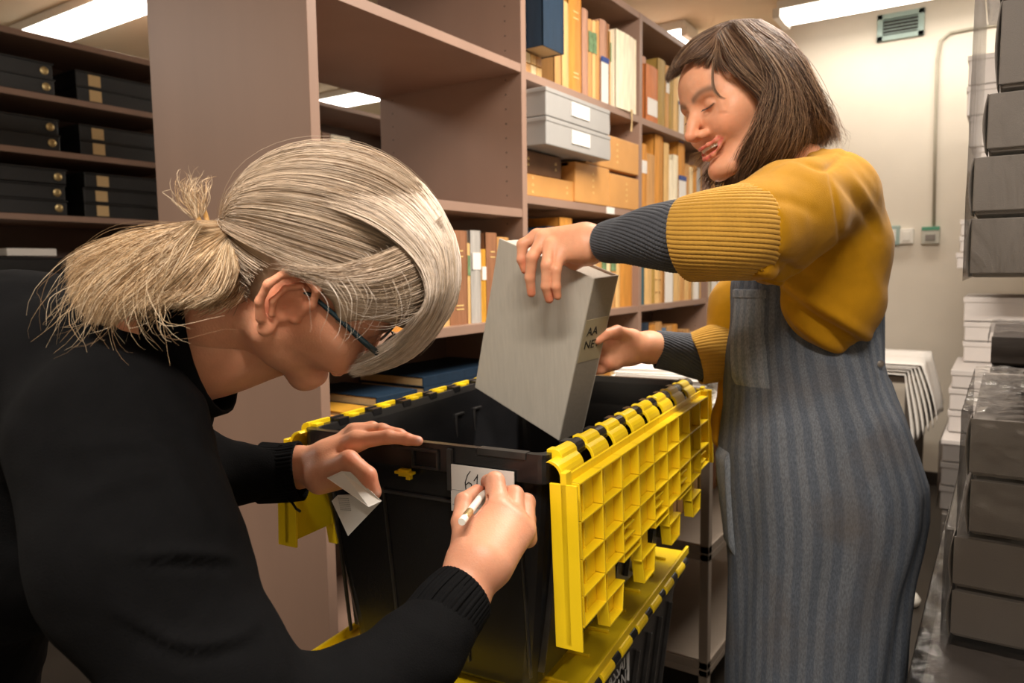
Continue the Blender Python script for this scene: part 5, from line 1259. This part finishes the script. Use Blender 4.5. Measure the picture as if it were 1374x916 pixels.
# apron
lev = [(330, 1015, 1180), (378, 976, 1182), (420, 974, 1185), (480, 969, 1187), (505, 968, 1191), (530, 966, 1197), (560, 963, 1208), (600, 959, 1222), (640, 960, 1235), (680, 964, 1235), (720, 969, 1228), (760, 971, 1219), (820, 972, 1214), (916, 971, 1206), (1010, 972, 1200), (1090, 974, 1200)]
AZ = 1.335
py_ = np.array([l[0] for l in lev], float); le_ = np.array([l[1] for l in lev], float); ri_ = np.array([l[2] for l in lev], float)
HX = np.array([C_F[0], C_F[1], 0]); HX /= np.linalg.norm(HX); HR = np.array([_r0[0], _r0[1], 0])
def apron(yy, th, off=0):
    l = np.interp(yy, py_, le_); r_ = np.interp(yy, py_, ri_); c = at((l+r_)/2, yy, AZ); hw = (r_-l)/2/FPX*AZ
    hw *= .90; dp = .125+.03*math.exp(-((yy-640)/110)**2); dp *= .55+.45*min(1, max(0, (yy-440)/110))
    q = 2.4; cs, sn = math.cos(th), math.sin(th); x = abs(cs)**(2/q)*math.copysign(1, cs); y = abs(sn)**(2/q)*math.copysign(1, sn)
    fold = .0035*math.sin(th*7+yy*.006)*(min(1, max(0, (yy-560)/200))) + .0018*math.sin(th*13+yy*.021)+.0022*math.sin(yy*.05+th*3)*math.exp(-((yy-470)/90)**2)
    k = 1+(fold+off)/hw
    return c+HR*hw*x*k+HX*dp*y*k
nth, nsv = 220, 90
ys = np.linspace(335, 1085, nsv); V = []; U = []
for yy in ys:
    row_ = np.array([apron(yy, 2*math.pi*j/nth) for j in range(nth)]); V.append(row_); U.append(np.arange(nth)/nth)
V = np.concatenate(V); idx = np.arange(nsv*nth).reshape(nsv, nth); q = np.stack([idx[:-1], np.roll(idx[:-1], -1, 1), np.roll(idx[1:], -1, 1), idx[1:]], -1).reshape(-1, 4)
def denim(ca=(82, 88, 98), cb=(97, 101, 108), nm='striped_denim'):
    m, n, l, p = nt(nm); p.inputs['Roughness'].default_value = .85; p.inputs['Specular IOR Level'].default_value = .2
    a = n.new('ShaderNodeAttribute'); a.attribute_name = 'stripe'; tc = n.new('ShaderNodeTexCoord')
    mt = n.new('ShaderNodeMath'); mt.operation = 'SINE'; mr = n.new('ShaderNodeMapRange'); mr.inputs[1].default_value = -.35; mr.inputs[2].default_value = .35; l.new(a.outputs['Fac'], mt.inputs[0]); l.new(mt.outputs[0], mr.inputs[0])
    nz = n.new('ShaderNodeTexNoise'); nz.inputs['Scale'].default_value = 500; nz.inputs['Detail'].default_value = 3; mp = n.new('ShaderNodeMapping'); mp.inputs['Scale'].default_value = (1, 1, .35); l.new(tc.outputs['Object'], mp.inputs[0]); l.new(mp.outputs[0], nz.inputs['Vector'])
    ns = n.new('ShaderNodeTexNoise'); ns.inputs['Scale'].default_value = 7; ns.inputs['Detail'].default_value = 4; l.new(tc.outputs['Object'], ns.inputs['Vector'])
    mx = n.new('ShaderNodeMix'); mx.data_type = 'RGBA'; mx.inputs[6].default_value = (*srgb(*ca), 1); mx.inputs[7].default_value = (*srgb(*cb), 1); l.new(mr.outputs[0], mx.inputs[0])
    m2 = n.new('ShaderNodeMix'); m2.data_type = 'RGBA'; m2.blend_type = 'MULTIPLY'; m2.inputs[0].default_value = .6; l.new(mx.outputs[2], m2.inputs[6])
    r2 = n.new('ShaderNodeMapRange'); r2.inputs[1].default_value = .3; r2.inputs[2].default_value = .7; r2.inputs[3].default_value = .45; r2.inputs[4].default_value = 1.3; l.new(nz.outputs[0], r2.inputs[0]); l.new(r2.outputs[0], m2.inputs[7])
    m3 = n.new('ShaderNodeMix'); m3.data_type = 'RGBA'; r3 = n.new('ShaderNodeMapRange'); r3.inputs[1].default_value = .52; r3.inputs[2].default_value = .72; r3.inputs[4].default_value = .45; l.new(ns.outputs[0], r3.inputs[0]); l.new(r3.outputs[0], m3.inputs[0]); l.new(m2.outputs[2], m3.inputs[6]); m3.inputs[7].default_value = (*srgb(82, 70, 58), 1)
    l.new(m3.outputs[2], p.inputs['Base Color'])
    b = n.new('ShaderNodeBump'); b.inputs['Strength'].default_value = .5; b.inputs['Distance'].default_value = .0012; l.new(nz.outputs[0], b.inputs['Height']); l.new(b.outputs[0], p.inputs['Normal'])
    return m
M['denim'] = denim(); M['denim_light'] = denim((112, 118, 126), (128, 132, 138), 'light_denim')
per = 2*math.pi*1.05/.019*1.0
ap = link('apron', (V, q), M['denim'], W2, smooth=True, attrs={'stripe': ('FLOAT', (np.concatenate(U)*34*2*math.pi))})
ap.modifiers.new('t', 'SOLIDIFY').thickness = .003
def patch(name, y0, y1, t0, t1, off, n=14, m=10):
    G = [[apron(y0+(y1-y0)*i/(n-1), t0+(t1-t0)*j/(m-1), off*(1 if 0 < i < n-1 and 0 < j < m-1 else .25)) for j in range(m)] for i in range(n)]
    mb = MB().grid(G); st = np.array([[ (t0+(t1-t0)*j/(m-1))*34 for j in range(m)] for i in range(n)]).ravel()
    return link(name, (np.array(mb.v), np.array(mb.f)), M['denim_light'] if 'pocket' in name else M['denim'], W2, smooth=True, attrs={'stripe': ('FLOAT', st)})
patch('bib_pocket', 384, 512, R(186), R(232), .008)
patch('pocket_hem', 386, 398, R(186), R(232), .011)
patch('side_pocket', 600, 735, R(172), R(190), .010)
patch('back_hem', 500, 1080, R(346), R(353), .006, n=60)
# strap and buckle at the back
link('strap', MB().obox(at(1184, 380, 1.30), at(1188, 380, 1.30)-at(1184, 380, 1.30), C_F*.02, at(1184, 488, 1.30)-at(1184, 380, 1.30)), M['grey_grn'] if False else mat('strap_denim', srgb(84, 90, 100), .8, .1, 200), W2, bevel=.0008)
link('strap_button', MB().lathe([(.005, 0), (.006, .002), (.003, .003)], at(1181, 488, 1.255), 14, axis=-C_F), M['steel'], W2)
# trousers and shoes under the apron
s = SDF((b0[0]-.25, b0[1]-.25, .03), (b0[0]+.25, b0[1]+.25, .75), .01)
for (dx) in (-.055, .055):
    s.cone(b0*np.array([1, 1, 0])+HR*dx+np.array([0, 0, .70]), b0*np.array([1, 1, 0])+HR*dx+np.array([0, 0, .10]), .062, .05, .02)
V, Q = s.mesh(); colmesh('trousers', V, Q, np.tile((.01, .011, .014), (len(V), 1)), M['blackknit'], W2)
for dx in (-.085, .085):
    c0 = b0*np.array([1, 1, 0])+HR*dx; s = SDF((c0[0]-.2, c0[1]-.2, -.002), (c0[0]+.2, c0[1]+.2, .14), .006)
    for q_ in np.linspace(0, 1, 5): s.ell(c0-HR*(.02+.13*q_)*0.9+np.array([0, 0, .038]), (.046, .046, .036-.008*q_), .02)
    V, Q = s.mesh(); V[:, 2] = np.maximum(V[:, 2], .001); link('shoe', (V, Q), M['black_box'], W2, smooth=True)
# hair
BR = [srgb(118, 88, 68), srgb(92, 66, 50), srgb(138, 108, 84), srgb(164, 134, 106), srgb(62, 44, 34)]
def zh(px, py, e=0): r2 = ((px-1003)/108)**2+((py-128)/112)**2; return 1.285-.105*math.sqrt(max(0, 1-r2))-e
def G2(*pts, e=0.0): return [at(x, y, zh(x, y, e)) for (x, y) in pts]
s = SDF((-.125, -.16, -.13), (.125, .125, .165), .0024)
s.ell((.002, -.0105, .0146), (.075, .102, .103), .01)
s.ell((0, .070, -.060), (.075, .092, .112), .008, cut=True); s.ell((0, 0, -.13), (.12, .14, .06), .01, cut=True)
s.ell((0, .080, .040), (.085, .062, .046), .008, cut=True)
V, Q = s.mesh(); V = smooth_mesh(V, Q, 1)
hp = [(h2(V), Q, np.tile(np.array(srgb(84, 62, 48)), (len(V), 1)))]
s = SDF(at(1060, 160, 1.27)-.15, at(1060, 160, 1.27)+.15, .003)
s.chain([J(p) for p in [(1050, 105, 1.285, .048), (1066, 150, 1.28, .044), (1072, 182, 1.275, .034)]], .02); s.chain([J(p) for p in [(1030, 170, 1.25, .030), (1018, 215, 1.25, .016), (1004, 238, 1.25, .008)]], .02); s.chain([J(p) for p in [(1050, 160, 1.25, .035), (1045, 195, 1.25, .025), (1035, 215, 1.25, .015)]], .02)
V, Q = s.mesh(); V = smooth_mesh(V, Q, 2); hp.append((V, Q, np.tile(np.array(srgb(60, 44, 35)), (len(V), 1))))
near_ = [G2((958, 38), (966, 62), (982, 92), (1006, 116), (1024, 136), (1024, 160), (1010, 184), (996, 210), (988, 240)),
         G2((966, 34), (985, 66), (1008, 96), (1030, 125), (1036, 155), (1026, 182), (1008, 208), (996, 242)),
         G2((975, 31), (1003, 64), (1028, 97), (1046, 132), (1049, 165), (1036, 194), (1018, 220), (1008, 244)),
         G2((984, 29), (1016, 62), (1042, 100), (1058, 138), (1062, 170), (1052, 198), (1036, 218), (1026, 236)),
         G2((994, 28), (1028, 58), (1054, 98), (1072, 140), (1080, 168), (1076, 190), (1064, 204), (1056, 212)),
         G2((1004, 27), (1040, 56), (1066, 96), (1084, 140), (1097, 168), (1100, 186), (1094, 196)),
         G2((1014, 28), (1050, 56), (1075, 94), (1093, 138), (1108, 168), (1115, 184), (1116, 190)), G2((1020, 28), (1057, 54), (1081, 92), (1098, 136), (1112, 166), (1119, 182), (1121, 188), e=-.02)]
hp.append(sheet(near_, 6500, 18, -C_F, .0042, .00036, BR, 51, lenvar=.32, wav=1.9))
hp.append(sheet([[np.array(p)+C_F*.03+C_R*.002 for p in g] for g in near_[3:]], 1000, 14, C_F, .004, .0006, BR, 52, lenvar=.2, wav=.9))
top_ = [G2((1012, 27), (975, 30), (935, 49), (912, 70), (902, 86), (905, 97)), G2((985, 30), (960, 42), (935, 56), (918, 72), (906, 88), (909, 94)), G2((975, 33), (962, 44), (946, 58), (930, 72), (916, 84), (910, 92)), G2((965, 36), (960, 50), (954, 64), (944, 74), (930, 80), (918, 86)),
        G2((958, 38), (962, 55), (966, 72), (970, 84), (978, 94), (990, 104))]
hp.append(sheet(top_, 1500, 16, -C_F, .0012, .00046, BR, 53, lenvar=.15, wav=.5))
hp.append(sheet([[np.array(p)+C_F*.05 for p in g] for g in top_[:4]], 500, 12, C_F, .002, .0005, BR, 54, lenvar=.15, wav=.5))
hp.append(sheet([G2((955, 80), (954, 100), (955, 118), (962, 130), (972, 133), e=.004), G2((958, 80), (957, 102), (959, 120), (967, 131), (974, 134), e=.004)], 24, 18, -C_F, .0008, .00036, BR, 55, lenvar=.1, wav=.4))
# looser locks over the main fall
loose = [G2((980, 30), (1010, 70), (1030, 110), (1020, 150), (1004, 190), (990, 225), (984, 246), e=.010), G2((986, 30), (1024, 72), (1048, 118), (1046, 160), (1028, 200), (1004, 232), (1002, 252), e=.012),
         G2((992, 29), (1040, 76), (1064, 124), (1070, 162), (1060, 192), (1046, 220), (1040, 238), e=.010), G2((1000, 28), (1052, 72), (1084, 124), (1098, 158), (1106, 178), (1096, 196), (1080, 206), e=.008), G2((1010, 28), (1064, 70), (1092, 118), (1112, 160), (1124, 180), (1122, 192), e=.0)]
hp.append(sheet(loose, 900, 20, -C_F, .0065, .00034, BR+[srgb(176, 146, 116)], 60, lenvar=.3, wav=2.0))
# hair hanging on the far side below the chin
far_ = [F((980, 200, 1.33), (960, 215, 1.35), (945, 235, 1.36), (940, 252, 1.36)), F((990, 215, 1.33), (972, 230, 1.34), (962, 245, 1.35), (958, 258, 1.35)), F((1000, 225, 1.32), (985, 240, 1.33), (978, 252, 1.33), (974, 262, 1.33)), F((1010, 225, 1.31), (1000, 240, 1.31), (994, 252, 1.31), (990, 262, 1.31))]
hp.append(sheet(far_, 500, 12, C_F, .005, .0005, BR, 56, lenvar=.4, wav=1.2))
LT = [srgb(196, 164, 112), srgb(150, 118, 84)]
hp.append(sheet([F((960, 190, 1.36), (940, 204, 1.37), (925, 214, 1.38), (916, 222, 1.38)), F((965, 200, 1.36), (945, 215, 1.37), (938, 230, 1.38), (934, 246, 1.38))], 90, 12, C_F, .005, .0003, LT, 57, lenvar=.5, wav=1.4))
hp.append(sheet([G2((1030, 40), (1062, 80), (1085, 125), (1100, 160), (1122, 186)), G2((1040, 60), (1080, 110), (1098, 140), (1108, 170), (1142, 191))], 70, 18, -C_F, .005, .00024, BR, 58, lenvar=.5, wav=1.2))
V, Q, C = joinm(hp); colmesh('hair', V, Q, C, M['hair'], W2)
